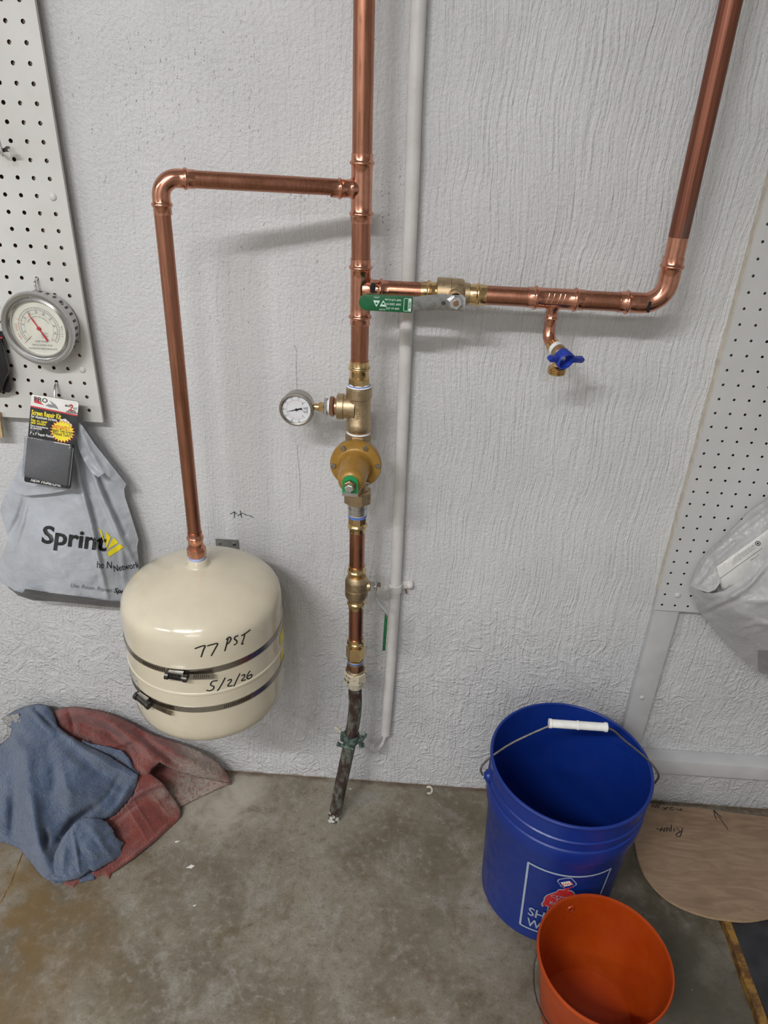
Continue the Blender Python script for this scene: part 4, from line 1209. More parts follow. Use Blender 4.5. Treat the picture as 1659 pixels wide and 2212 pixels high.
for nm, ss in (('drawn_arrow', [[(740, 216), (805, 300), (878, 400)], [(740, 216), (752, 262), (766, 306)], [(740, 216), (785, 255), (823, 291)]]),
               ('handwritten_word', [[(452, 382), (443, 420), (431, 460)], [(431, 460), (398, 462), (394, 440), (442, 414)], [(428, 420), (394, 376)], [(374, 384), (371, 416)],
                                     [(347, 352), (343, 408), (326, 410), (326, 388), (344, 384)], [(310, 372), (302, 420)], [(306, 400), (284, 384), (276, 420)], [(262, 376), (240, 418)], [(203, 388), (245, 398), (292, 408)]]),
               ('handwritten_word', [[(436, 226), (441, 205), (412, 216), (394, 198)], [(372, 214), (338, 214), (344, 190), (368, 196)], [(306, 214), (268, 188)], [(270, 216), (318, 186)], [(236, 160), (222, 196), (208, 166), (194, 196), (178, 166), (162, 190)]])):
    mb = MB()
    for s_ in ss:
        mb.ribbon([pz(p[0], p[1]) for p in smooth_path([(x, y, 0) for x, y in s_], 4)], lambda p: (0, 0, 1), .0019, .0003)
    o = mb.build(nm, 'ink', ply, 0)
    o['kind'] = 'stuff'
# ------------------------------------------------------------------ flakes on the floor
for k, (x, y, s_) in enumerate(((413, 1872, .010), (382, 1818, .006), (420, 1956, .004), (757, 1704, .004))):
    c = onZ(x, y, .0006)
    pl = [(s_*(.9+.5*random.random())*math.cos(a*.785)*(1.6 if a % 4 == 0 else .8)*.5, s_*.45*(.6+.6*random.random())*math.sin(a*.785)) for a in range(8)]
    o = MB().prism(pl, c-np.array([0, 0, .0005]), (.94, .34, 0), (-.34, .94, 0), (0, 0, 1), .0008).build('paint_flake', 'paper', None, 0, origin=c)
    tag(o, ['largest white paint flake lying on the open concrete', 'narrow white paint flake lying just off the red towel', 'tiny white paint flake furthest out on the concrete', 'tiny white paint flake beside the foot of the old pipe'][k], 'paint flake', 'white flakes on the concrete')
c = onZ(925, 1707, .002)
o = MB().tube([c+np.array([.0095*math.cos(a), .0095*math.sin(a), .0015*math.sin(a*2)+.0005]) for a in np.linspace(-1.9, 2.1, 14)], [.0012]+[.0032]*12+[.0012], 8).build('curled_paint_chip', 'paintedsteel', None, 50, origin=c)
tag(o, 'curled cream paint chip on the floor where wall meets concrete', 'paint chip')

# ------------------------------------------------------------------ cloth and film surfaces
class Depth:
    """smooth surface through control points: pixel -> y, plus creases"""
    def __init__(s, ctrl, creases=(), noise=()):
        P, Y = [], []
        for c in ctrl:
            if len(c) == 3: P.append(c[:2]); Y.append(c[2])
            else: P.append(c[:2]); Y.append(onZ(c[0], c[1], c[3])[1])
        s.P = np.array(P, float)/100; Y = np.array(Y, float)
        n = len(P)
        K = s.phi(s.P[:, None]-s.P[None])+np.eye(n)*1e-3
        A = np.zeros((n+3, n+3)); A[:n, :n] = K; A[:n, n] = 1; A[:n, n+1:] = s.P; A[n:, :n] = A[:n, n:].T
        s.w = np.linalg.solve(A, np.r_[Y, 0, 0, 0])
        s.cr, s.nz = creases, noise
    @staticmethod
    def phi(d):
        r2 = (d**2).sum(-1)+1e-12
        return .5*r2*np.log(r2)
    def __call__(s, p):
        p = np.atleast_2d(np.array(p, float))
        q = p/100
        n = len(s.P)
        y = s.phi(q[:, None]-s.P[None])@s.w[:n]+s.w[n]+q@s.w[n+1:]
        for pts, wd, amp in s.cr:
            pts = np.array(pts, float)
            best = np.full(len(p), 1e9)
            tt = np.zeros(len(p))
            m_ = len(pts)-1
            for i in range(m_):
                a, b = pts[i], pts[i+1]
                ab = b-a
                t_ = np.clip(((p-a)@ab)/(ab@ab), 0, 1)
                d = np.hypot(*(p-a-t_[:, None]*ab).T)
                up = d < best
                best = np.where(up, d, best); tt = np.where(up, (i+t_)/m_, tt)
            y = y-amp*np.exp(-(best/wd)**2)*np.sin(PI*np.clip(tt, .06, .94))**.5
        for wl, amp, sd_ in s.nz:
            y = y+amp*(np.sin(p[:, 0]/wl+1.7*np.sin(p[:, 1]/wl*.8+sd_))*np.sin(p[:, 1]/wl*.9+1.3*np.sin(p[:, 0]/wl*.7+sd_*2)))
        return y
    def pts(s, p, lift=0.):
        y = s(p)-lift
        return [onY(a[0], a[1], b) for a, b in zip(np.atleast_2d(np.array(p, float)), y)]
def px_patch(name, poly, dep, mat, parent=None, sp=4., thick=.0, fuzz=0., zmin=None, ymax=-.0015, wav=0., roll=0., behind=None):
    """cloth / film: outline and surface given where they are in the place, triangulated finely"""
    bd = []
    n = len(poly)
    for i in range(n):
        a, b = np.array(poly[i], float), np.array(poly[(i+1) % n], float)
        m_ = max(1, int(np.linalg.norm(b-a)/sp))
        for k in range(m_):
            q = a+(b-a)*k/m_
            if wav: q = q+rng.normal(0, wav, 2)
            bd.append(q)
    B = np.array(bd)
    lo, hi = B.min(0), B.max(0)
    gx, gy_ = np.meshgrid(np.arange(lo[0]+sp*.5, hi[0], sp), np.arange(lo[1]+sp*.5, hi[1], sp*.9))
    gx[::2] += sp*.5
    G = np.c_[gx.ravel(), gy_.ravel()]
    # inside test
    ins = np.zeros(len(G), bool)
    j = len(B)-1
    for i in range(len(B)):
        xi, yi, xj, yj = *B[i], *B[j]
        c = ((yi > G[:, 1]) != (yj > G[:, 1])) & (G[:, 0] < (xj-xi)*(G[:, 1]-yi)/(yj-yi+1e-12)+xi)
        ins ^= c
        j = i
    G = G[ins]
    # keep clear of the outline
    keep = np.ones(len(G), bool)
    for i in range(0, len(G), 500):
        d = np.hypot(G[i:i+500, None, 0]-B[None, :, 0], G[i:i+500, None, 1]-B[None, :, 1]).min(1)
        keep[i:i+500] = d > sp*.45
    G = G[keep]
    allp = np.r_[B, G]
    V, E_, Fc, *_ = delaunay_2d_cdt([Vector(p) for p in allp], [(i, (i+1) % len(B)) for i in range(len(B))], [], 1, 1e-5)
    V = np.array([(v.x, v.y) for v in V])
    y = dep(V)
    if roll:
        for i in range(0, len(V), 500):
            d = np.hypot(V[i:i+500, None, 0]-B[None, :, 0], V[i:i+500, None, 1]-B[None, :, 1]).min(1)
            y[i:i+500] += roll*np.exp(-d/5.)
    if behind is not None:
        yb = behind[0](V)+.016
        Q = np.array(behind[1], float)
        ib = np.zeros(len(V), bool)
        j = len(Q)-1
        for i in range(len(Q)):
            xi, yi, xj, yj = *Q[i], *Q[j]
            ib ^= ((yi > V[:, 1]) != (yj > V[:, 1])) & (V[:, 0] < (xj-xi)*(V[:, 1]-yi)/(yj-yi+1e-12)+xi)
            j = i
        y = np.where(ib, np.maximum(y, yb), y)
    if fuzz: y = y+rng.normal(0, fuzz, len(y))
    y = np.minimum(y, ymax)
    vs = []
    for p, yy in zip(V, y):
        q = onY(p[0], p[1], yy)
        if zmin is not None and q[2] < zmin:
            q = onZ(p[0], p[1], zmin)
        vs.append(q)
    fs = []
    for f in Fc:
        a, b, c = [np.array(vs[i]) for i in f[:3]]
        nr = np.cross(b-a, c-a)
        f = tuple(f)
        fs.append(f if nr@(CAM-a) > 0 else f[::-1])
    me = bpy.data.meshes.new(name)
    me.from_pydata([tuple(p) for p in vs], [], fs)
    me.materials.append(M[mat] if isinstance(mat, str) else mat)
    me.polygons.foreach_set('use_smooth', [True]*len(fs))
    ob = bpy.data.objects.new(name, me)
    COL.objects.link(ob)
    ORG[ob.name] = np.zeros(3)
    if parent is not None:
        ob.parent = parent
        ob.location = tuple(-ORG[parent.name])
    if thick:
        so = ob.modifiers.new('thickness', 'SOLIDIFY')
        so.thickness = thick; so.offset = -1
    return ob
def px_text(dep, s, p0, p1, h, lift=.0012, bold=0., shear=0., sub=.12, flip=1):
    """text along the pixel baseline p0 -> p1 with cap height h pixels, laid on the surface"""
    V, Fc = text2d(s, size=1., bold=bold, shear=shear, ax='LEFT', ay='BOTTOM_BASELINE', sub=sub)
    V = np.array(V)
    x0, x1 = V[:, 0].min(), V[:, 0].max()
    p0, p1 = np.array(p0, float), np.array(p1, float)
    d = (p1-p0)/(x1-x0)
    nrm = np.array([d[1], -d[0]]); nrm /= np.linalg.norm(nrm)
    Q = p0+(V[:, :1]-x0)*d+V[:, 1:]*nrm*h/.70*flip
    return dep.pts(Q, lift), Fc

# ---- towels
BPOLY = [(-70, 1600), (0, 1608), (20, 1592), (26, 1575), (12, 1560), (14, 1545), (35, 1533), (60, 1524), (85, 1520), (102, 1523), (112, 1535), (120, 1552), (125, 1568), (150, 1588), (182, 1606), (235, 1632), (286, 1664), (299, 1674), (297, 1692), (289, 1716), (270, 1740), (255, 1756), (240, 1766), (215, 1778), (230, 1800), (240, 1830), (225, 1868), (190, 1890), (165, 1899), (145, 1902), (118, 1906), (92, 1894), (75, 1876), (58, 1852), (42, 1832), (20, 1822), (0, 1817), (-70, 1800)]
bd_ = Depth([(10, 1545, -.03), (60, 1523, -.035), (100, 1522, -.04), (125, 1568, -.07), (182, 1606, -.105), (235, 1632, -.128), (286, 1664, -.145), (298, 1674, -.15), (290, 1715, 0, .080), (255, 1755, 0, .052), (215, 1775, 0, .040), (150, 1650, -.160), (70, 1620, -.130), (0, 1600, -.09), (-70, 1620, -.08), (0, 1700, -.180), (-70, 1720, -.17),
             (100, 1750, 0, .090), (180, 1720, 0, .115), (230, 1690, 0, .125), (60, 1800, 0, .050), (130, 1820, 0, .030), (200, 1830, 0, .022), (100, 1860, 0, .040), (225, 1868, 0, .010), (120, 1906, 0, .012), (90, 1893, 0, .012), (40, 1832, 0, .012), (0, 1816, 0, .010), (-70, 1800, 0, .010)],
            [([(200, 1748), (160, 1776), (132, 1812)], 9, -.022), ([(65, 1690), (75, 1780), (105, 1880)], 15, .016), ([(30, 1710), (26, 1800)], 10, -.012), ([(97, 1795), (100, 1835)], 9, -.016),
             ([(120, 1570), (185, 1622), (275, 1672)], 8, .010), ([(140, 1610), (200, 1660), (260, 1700)], 12, -.007), ([(76, 1532), (100, 1556), (122, 1574)], 4, -.010), ([(60, 1528), (90, 1560), (116, 1586)], 6, .007),
             ([(20, 1580), (60, 1640), (50, 1700)], 16, .012), ([(100, 1600), (120, 1680), (100, 1740)], 14, -.008), ([(262, 1668), (235, 1715), (212, 1740)], 5, -.004), ([(285, 1690), (255, 1740), (235, 1760)], 6, .006), ([(130, 1660), (150, 1720), (150, 1750)], 12, .007)], [(21, .0026, .8), (9, .0010, 2.)])
rd = Depth([(118, 1540, -.035), (165, 1527, -.028), (235, 1540, -.034), (290, 1565, -.040), (330, 1590, -.045), (400, 1608, -.050), (455, 1635, -.050), (500, 1691, 0, .016), (440, 1688, 0, .052),
            (400, 1672, -.100), (355, 1652, -.115), (320, 1640, -.112), (300, 1690, -.13), (220, 1610, -.075), (200, 1700, -.11), (120, 1640, -.07)],
           [([(135, 1545), (180, 1540), (235, 1556), (300, 1605), (350, 1645)], 10, .016), ([(165, 1562), (230, 1580), (275, 1615)], 9, -.014), ([(320, 1596), (400, 1640), (495, 1688)], 12, .016), ([(295, 1580), (340, 1620), (385, 1650)], 7, -.012), ([(250, 1620), (285, 1608), (300, 1625)], 5, -.008), ([(150, 1535), (160, 1580)], 5, -.006)], [(17, .0022, .4), (8, .0009, .9)])
dusty = [(tuple(onY(430, 1650, -.06)), .03, .10, (1, 1, 1)), (tuple(onZ(430, 1705, .01)), .03, .10, (1, 1, 1)), (tuple(onZ(365, 1730, .02)), .01, .05, (1, 1, 1)), (tuple(onY(345, 1700, -.12)), .008, .04, (1, 1, 1))]
M['redtowel'] = terry('red_terry', (.20, .030, .021), (.29, .050, .033), dusty)
RT = thing('bath_towel', 'dusty red towel heaped against the wall under the tank', 'towel', (.1, -.06, 0))
rd2 = Depth([(300, 1660, -.055), (360, 1650, -.05), (430, 1672, -.035), (500, 1692, 0, .008), (470, 1703, 0, .008), (390, 1742, 0, .010), (370, 1760, 0, .010), (310, 1720, 0, .05)], [([(440, 1680), (500, 1692)], 5, .003)])
px_patch('lower_fold', [(300, 1660), (360, 1650), (430, 1668), (470, 1683), (500, 1692), (470, 1703), (430, 1722), (390, 1743), (370, 1760), (310, 1720)], rd2, 'redtowel', RT, 4, .005, .0002, .004)
px_patch('upper_fold', [(112, 1545), (118, 1535), (135, 1528), (165, 1526), (200, 1531), (235, 1540), (262, 1551), (290, 1565), (310, 1577), (335, 1588), (365, 1597), (400, 1609), (430, 1621), (455, 1635), (472, 1648), (486, 1664), (497, 1680), (501, 1690), (492, 1692), (460, 1686), (430, 1680), (400, 1671), (370, 1660), (345, 1648), (330, 1660), (310, 1690), (200, 1700), (120, 1640)], rd, 'redtowel', RT, 3.2, .008, .0002, .004, roll=.010, behind=(bd_, BPOLY))
rd3 = Depth([(250, 1640, -.115), (300, 1655, -.118), (335, 1680, -.13), (352, 1692, -.132), (372, 1722, 0, .048), (390, 1748, 0, .028), (390, 1766, 0, .008), (330, 1822, 0, .008), (237, 1896, 0, .008), (150, 1912, 0, .006), (145, 1850, 0, .012), (200, 1750, 0, .04), (300, 1745, 0, .058), (290, 1800, 0, .028), (240, 1850, 0, .016)],
            [([(225, 1772), (270, 1735), (310, 1710), (352, 1696)], 4, .009), ([(238, 1782), (280, 1748), (318, 1722)], 5, -.005), ([(275, 1742), (318, 1815)], 2., .003), ([(290, 1730), (333, 1800)], 2., .003), ([(325, 1710), (368, 1765)], 2., .003), ([(388, 1760), (330, 1816), (240, 1888)], 5, .006)], [(13, .0014, 1.4)])
px_patch('front_fold', [(240, 1640), (270, 1638), (300, 1653), (322, 1668), (340, 1682), (354, 1693), (362, 1706), (374, 1722), (390, 1746), (391, 1765), (372, 1783), (330, 1823), (285, 1858), (240, 1888), (236, 1897), (222, 1889), (205, 1893), (180, 1895), (158, 1915), (138, 1908), (140, 1860), (190, 1760), (215, 1700)], rd3, 'redtowel', RT, 3.2, .007, .0002, .004, roll=.006, behind=(bd_, BPOLY))
BT = thing('bath_towel', 'blue terry towel thrown over the red towel', 'towel', (-.12, -.15, 0))
px_patch('drape', BPOLY, bd_, 'bluetowel', BT, 3.0, .009, .00025, .006, wav=.25, roll=.010)
fl = Depth([(178, 1765, 0, .092), (222, 1772, 0, .078), (248, 1800, 0, .058), (266, 1823, 0, .036), (264, 1846, 0, .016), (205, 1886, 0, .016), (172, 1902, 0, .014), (145, 1904, 0, .014), (118, 1880, 0, .030), (130, 1820, 0, .062), (150, 1792, 0, .080), (200, 1810, 0, .082), (190, 1850, 0, .058)],
           [([(158, 1800), (165, 1840), (172, 1885)], 4, .006), ([(200, 1790), (225, 1830), (240, 1850)], 8, .006), ([(140, 1830), (135, 1880)], 8, .006)], [(15, .0022, .3), (7, .0009, 1.)])
px_patch('folded_end', [(130, 1818), (138, 1805), (150, 1790), (163, 1776), (180, 1765), (200, 1766), (218, 1769), (232, 1776), (244, 1792), (250, 1808), (268, 1821), (262, 1832), (267, 1847), (240, 1862), (203, 1883), (196, 1879), (172, 1898), (145, 1904), (112, 1903), (108, 1870), (120, 1840)], fl, 'bluetowel', BT, 3.0, .009, .00025, .006, wav=.25, roll=.003)
sl = Depth([(182, 1600, -.096), (225, 1612, -.108), (262, 1621, -.112), (288, 1660, -.13), (298, 1672, -.138), (285, 1678, -.13), (240, 1645, -.11), (190, 1615, -.095)], [], [(9, .001, .3)])
px_patch('under_edge', [(176, 1601), (200, 1607), (225, 1611), (262, 1621), (272, 1630), (281, 1642), (288, 1658), (299, 1672), (285, 1680), (240, 1650), (190, 1622)], sl, 'bluetowel', BT, 3.0, .007, .0002, .006, wav=.2, roll=.006)
bd2 = Depth([(200, 1888, 0, .006), (262, 1852, 0, .008), (268, 1835, 0, .010), (170, 1902, 0, .006), (180, 1860, 0, .012)], [])
px_patch('under_layer', [(175, 1896), (205, 1882), (238, 1862), (264, 1842), (268, 1848), (245, 1868), (200, 1892), (205, 1897), (170, 1905)], bd2, 'bluetowel', BT, 4, .004, .0002, .006)
fr = Depth([(5, 1552, -.045), (40, 1545, -.05), (45, 1570, -.07), (30, 1588, -.07), (20, 1580, -.06)], [], [(4, .003, .2)])
px_patch('frayed_corner', [(4, 1551), (18, 1546), (40, 1542), (44, 1558), (38, 1570), (33, 1588), (26, 1585), (24, 1572), (10, 1562)], fr, simple('grey_fray', (.36, .35, .34), .95, 0, .4, 300, .8, 400, .003), BT, 2.6, .002, .0012, None)

# ---- grey printed carrier bag
sbz = lambda x, y: (x/4.1475, 820+y/4.1475)
sd_ = Depth([(140, 900, -.044), (174, 916, -.040), (205, 960, -.034), (241, 1006, -.030), (272, 1047, -.028), (284, 1117, -.034), (299, 1165, -.036), (301, 1225, -.040), (262, 1299, -.068), (169, 1289, -.095), (96, 1279, -.095), (14, 1267, -.06), (-14, 1240, -.035), (18, 1163, -.045), (0, 1102, -.022), (14, 1063, -.028), (52, 986, -.032), (90, 1000, -.050), (120, 1100, -.072), (100, 1180, -.090), (180, 1200, -.092), (230, 1200, -.078), (60, 1200, -.078), (200, 1080, -.062)],
            [([(150, 930), (172, 1040), (196, 1130), (215, 1220), (232, 1290)], 4.5, .011), ([(158, 930), (182, 1040), (206, 1130), (224, 1220)], 4.5, -.010), ([(168, 930), (215, 1060), (255, 1150), (294, 1222)], 5, .010), ([(175, 925), (225, 1060), (268, 1155)], 4.6, -.014), ([(55, 1070), (40, 1120), (20, 1160)], 6, -.014), ([(60, 1075), (48, 1130), (30, 1190)], 4, .009), ([(100, 1150), (130, 1230), (165, 1280)], 10, .004), ([(240, 1100), (262, 1180), (270, 1270)], 6, .004)], [(23, .0016, .3), (9, .0006, 1.1)])
SB = thing('carrier_bag', 'grey printed plastic carrier bag hanging below the white pegboard', 'bag', (0, -.04, .55))
front = px_patch('front', [(136, 898), (150, 905), (161, 911), (174, 917), (190, 938), (205, 960), (224, 984), (241, 1006), (258, 1028), (272, 1047), (268, 1058), (270, 1074), (284, 1117), (292, 1142), (299, 1165), (296, 1182), (301, 1225), (287, 1262), (265, 1300), (250, 1299), (210, 1294), (169, 1288), (130, 1283), (96, 1279), (55, 1273), (48, 1282), (30, 1277), (14, 1267), (0, 1255), (-16, 1240), (0, 1212), (10, 1186), (18, 1163), (8, 1132), (0, 1102), (6, 1080), (14, 1063), (26, 1042), (38, 1020), (52, 986), (62, 965), (90, 930), (115, 905)], sd_, 'sprintbag', SB, 4.2, .0, .0002)
bb_ = Depth([(14, 1267, -.062), (48, 1281, -.094), (96, 1279, -.096), (169, 1289, -.096), (265, 1300, -.07), (258, 1313, -.035), (169, 1305, -.055), (72, 1297, -.055), (40, 1287, -.060)])
px_patch('base_gusset', [(14, 1266), (30, 1276), (48, 1281), (55, 1272), (96, 1278), (169, 1288), (262, 1299), (260, 1313), (215, 1309), (169, 1304), (110, 1299), (72, 1297), (40, 1287)], bb_, 'bagbase', SB, 5)
hd_ = Depth([(155, 905, -.052), (176, 915, -.052), (205, 962, -.048), (241, 1006, -.044), (272, 1047, -.040), (225, 1023, -.062), (212, 1030, -.070), (185, 1000, -.064), (165, 960, -.060)], [([(172, 925), (195, 975), (222, 1020)], 5, .006)], [(7, .001, .6)])
px_patch('handle', [(152, 903), (165, 906), (178, 920), (205, 960), (241, 1005), (273, 1046), (266, 1058), (245, 1040), (226, 1022), (212, 1031), (197, 1020), (184, 1000), (172, 975), (162, 940)], hd_, 'sprintbag', SB, 4)
hd3 = Depth([(50, 985, -.05), (150, 1045, -.082), (160, 1058, -.082), (110, 1066, -.082), (55, 1070, -.066), (28, 1062, -.048), (26, 1050, -.044), (90, 1020, -.068)], [([(40, 1040), (90, 1052), (150, 1050)], 6, .005)], [(8, .0012, .9)])
px_patch('handle', [(46, 990), (60, 985), (110, 1010), (152, 1040), (162, 1045), (158, 1057), (110, 1066), (55, 1071), (40, 1067), (28, 1062), (25, 1048), (34, 1025)], hd3, 'sprintbag', SB, 4)
def decal(name, parts, mat, parent):
    mb = MB()
    for V, Fc in parts: mb.add(V, Fc)
    o = mb.build(name, mat, None, 0)
    o.parent = parent
    o['kind'] = 'stuff'
    return o
decal('printed_word', [px_text(sd_, 'Sprint', sbz(368, 1458), sbz(950, 1535), 37, bold=.025)], 'black', front)
fan = []
for pl in ([(878, 1322), (912, 1362), (945, 1500), (925, 1440)], [(948, 1360), (992, 1412), (952, 1512)], [(1018, 1412), (1058, 1462), (958, 1525)], [(1072, 1472), (1112, 1502), (975, 1588), (962, 1545)]):
    V, E_, Fc, *_ = delaunay_2d_cdt([Vector(sbz(*p)) for p in pl], [(i, (i+1) % len(pl)) for i in range(len(pl))], [], 1, 1e-6)
    bm = bmesh.new(); vv = [bm.verts.new((v.x, v.y, 0)) for v in V]
    for f in Fc: bm.faces.new([vv[i] for i in f])
    for _ in range(3):
        bmesh.ops.subdivide_edges(bm, edges=[e for e in bm.edges if e.calc_length() > 5], cuts=1); bmesh.ops.triangulate(bm, faces=bm.faces)
    bm.verts.index_update()
    fan.append((sd_.pts([(v.co.x, v.co.y) for v in bm.verts], .0012), [tuple(v.index for v in f.verts) for f in bm.faces])); bm.free()
decal('printed_fan', fan, 'yellow', front)
decal('printed_line', [px_text(sd_, 'he N', sbz(868, 1688), sbz(1000, 1692), 15, sub=.2), px_text(sd_, 'Network', sbz(1022, 1722), sbz(1248, 1684), 14, sub=.2)], 'black', front)
decal('printed_line', [px_text(sd_, 'Use. Reuse. Repeat.', sbz(632, 1858), sbz(1006, 1906), 8.5, shear=.2, sub=.3)], 'greyprint', front)
decal('printed_line', [px_text(sd_, 'Sprint', sbz(1020, 1906), sbz(1180, 1926), 9.5, shear=.2, bold=.02, sub=.3)], 'black', front)

# ---- white carrier bag at the right, with a card inside
wd_ = Depth([(1492, 1267, -.055), (1520, 1281, -.085), (1560, 1274, -.115), (1600, 1250, -.125), (1659, 1180, -.125), (1740, 1090, -.125), (1600, 1330, -.130), (1659, 1300, -.150), (1740, 1300, -.16), (1740, 1480, -.09), (1659, 1456, -.075), (1636, 1448, -.070), (1610, 1430, -.066), (1567, 1386, -.060), (1517, 1329, -.050), (1509, 1320, -.048), (1550, 1320, -.09)],
            [([(1517, 1320), (1560, 1300), (1610, 1275), (1659, 1220)], 5, .007), ([(1520, 1328), (1570, 1305), (1625, 1285)], 4, -.005), ([(1530, 1290), (1580, 1285), (1620, 1262), (1659, 1215)], 4, .005), ([(1580, 1290), (1640, 1300), (1700, 1290)], 6, .004), ([(1600, 1355), (1640, 1345), (1690, 1350)], 4, .004)], [(15, .0020, .5), (7, .0007, 1.7)])
WB = thing('carrier_bag', 'white plastic carrier bag with printed card hanging on grey pegboard', 'bag', (1.25, -.06, .47))
wf = px_patch('front', [(1492, 1266), (1502, 1270), (1520, 1280), (1540, 1282), (1562, 1276), (1584, 1264), (1602, 1248), (1622, 1222), (1640, 1198), (1659, 1172), (1740, 1080), (1740, 1480), (1659, 1456), (1648, 1453), (1636, 1448), (1622, 1440), (1610, 1430), (1590, 1409), (1567, 1386), (1540, 1356), (1517, 1329), (1509, 1320), (1502, 1300)], wd_, 'whitebag', WB, 4.2, 0, .0003)
wb2 = Depth([(1492, 1266, -.054), (1503, 1232, -.040), (1538, 1186, -.040), (1567, 1160, -.040), (1659, 1080, -.040), (1740, 1010, -.04), (1740, 1090, -.09), (1640, 1165, -.085), (1560, 1215, -.075), (1550, 1235, -.075), (1556, 1262, -.100), (1535, 1277, -.098), (1510, 1272, -.075), (1525, 1230, -.060)],
            [([(1500, 1255), (1530, 1205), (1600, 1140), (1680, 1080)], 4, .006), ([(1507, 1262), (1540, 1215), (1610, 1150)], 4, -.005), ([(1515, 1262), (1540, 1240), (1548, 1225)], 3, .005), ([(1500, 1264), (1530, 1268), (1550, 1262)], 3, .004), ([(1555, 1190), (1620, 1140), (1690, 1085)], 5, .005)], [(8, .0015, .1), (4, .0006, .4)])
px_patch('gathered_rim', [(1491, 1266), (1497, 1248), (1503, 1232), (1512, 1216), (1524, 1200), (1538, 1186), (1567, 1160), (1595, 1130), (1620, 1105), (1659, 1078), (1740, 1005), (1740, 1085), (1690, 1120), (1640, 1158), (1600, 1188), (1560, 1214), (1548, 1224), (1551, 1240), (1556, 1258), (1545, 1274), (1530, 1280), (1510, 1274)], wb2, 'whitebag', WB, 3.6, 0, .0003)
wb3 = Depth([(1545, 1222, -.038), (1600, 1180, -.036), (1700, 1090, -.036), (1740, 1200, -.04), (1600, 1270, -.05), (1560, 1270, -.06)])
px_patch('back', [(1540, 1215), (1600, 1165), (1740, 1050), (1740, 1300), (1600, 1290), (1550, 1280)], wb3, 'whitebag', WB, 8)
sq = Depth([(1636, 1405, -.150), (1740, 1405, -.16), (1740, 1480, -.1), (1636, 1446, -.08)])
decal('grey_printed_square', [(wd_.pts([(1637+(105)*i/8, 1405+(44+(8 if i else 0))*j/6) for j in range(7) for i in range(9)], .0012), [(9*j+i, 9*j+i+1, 9*j+i+10, 9*j+i+9) for j in range(6) for i in range(8)])], simple('grey_panel_print', (.30, .30, .31), .4, 0, .08), wf)
pd = Depth([(1549, 1223, -.080), (1640, 1158, -.084), (1690, 1160, -.088), (1580, 1275, -.088)])
PC = px_patch('printed_card', [(1548, 1224), (1600, 1187), (1640, 1158), (1700, 1113), (1720, 1160), (1660, 1210), (1600, 1262), (1560, 1275), (1553, 1250)], pd, 'paper', None, 8, .0006)
tag(PC, 'white printed card tucked inside the white carrier bag', 'card')
def pcz(x, y): return (1480+x/6.911, 1160+y/6.911)
for i, (s_, a, b) in enumerate((('Packaging made with 100% recycled', (1052, 150), (705, 405)), ('paper and paperboard including at', (1032, 130), (693, 378)), ('least 50% post-consumer waste', (1015, 112), (712, 330)), ('ng Tunnage', (1110, 255), (978, 345)))):
    decal('printed_line', [px_text(pd, s_, pcz(*a), pcz(*b), 2.6, lift=.0008, sub=0)], 'greyprint', PC)
V = [pcz(1150, 165), pcz(1152, 169), pcz(522, 622), pcz(520, 618)]
decal('printed_rule', [(pd.pts(V, .0008), [(0, 1, 2, 3)])], 'black', PC)
cx, cy = pcz(1085, 98)
ringp = []
for k in range(24):
    a = 2*PI*k/24
    ringp += [(cx+6.0*math.cos(a), cy+5.0*math.sin(a)), (cx+4.6*math.cos(a), cy+3.7*math.sin(a))]
star = [(cx, cy)]+[(cx+(3.6 if k % 2 == 0 else 1.6)*math.cos(2*PI*k/10), cy+(2.9 if k % 2 == 0 else 1.3)*math.sin(2*PI*k/10)) for k in range(10)]
decal('recycling_mark', [(pd.pts(ringp, .0008), [(2*k, (2*k+2) % 48, (2*k+3) % 48, 2*k+1) for k in range(24)]), (pd.pts(star, .0008), [(0, 1+k, 1+(k+1) % 10) for k in range(10)])], 'black', PC)

# ------------------------------------------------------------------ hygrometer on its hook
hg = thing('hygrometer', 'round chrome rimmed hygrometer hanging on the white pegboard', 'hygrometer', onY(80, 710, -.04))
HF = -.064
hc = onY(79.5, 712, HF)
MB().lathe([(.036, 0), (.036, .052), (.032, .0570), (.010, .0572), (.009, .0606), (.004, .0615), (.0005, .0600), (0, .0575), (.0012, .0530), (.0035, .0520), (.0020, .0500), (.0008, .0482), (.0030, .0462), (.009, .0455), (.010, 0)], hc, (0, 1, 0), 64).build('case', simple('brushed_chrome', (.55, .55, .55), .26, 1., .05, 8), hg, 35)
for k in range(30):
    a = 2*PI*k/30
    if -.2 < math.cos(a)+.6*math.sin(a)+.7:
        p = hc+np.array([.0573*math.cos(a), .022, .0573*math.sin(a)])
        rr = np.array([math.cos(a), 0, math.sin(a)])
        MB().obox(p, rr, np.cross(rr, (0, 1, 0)), (0, 1, 0), .0006, .0042, .009).build('vent_slot', 'darksteel', hg, 0)
dl = MB().lathe([(0, .0462), (0, 0)], hc+np.array([0, .0085, 0]), (0, -1, 0), 56).build('dial', 'dial', hg, 0)
def hp(ang, r, lift=.0004):
    a = math.radians(ang)
    return hc+np.array([r*math.sin(a), .0085-lift, r*math.cos(a)])
fwd = lambda p: (0, -1, 0)
mk, rk = MB(), MB()
A0, A1 = -132, 132
for r in (.0345, .0302):
    mk.ribbon([hp(A0+(A1-A0)*k/60, r) for k in range(61)], fwd, .0004, 0)
mk.ribbon([hp(A0+(A1-A0)*k/60, .0240) for k in range(61)], fwd, .00025, 0)
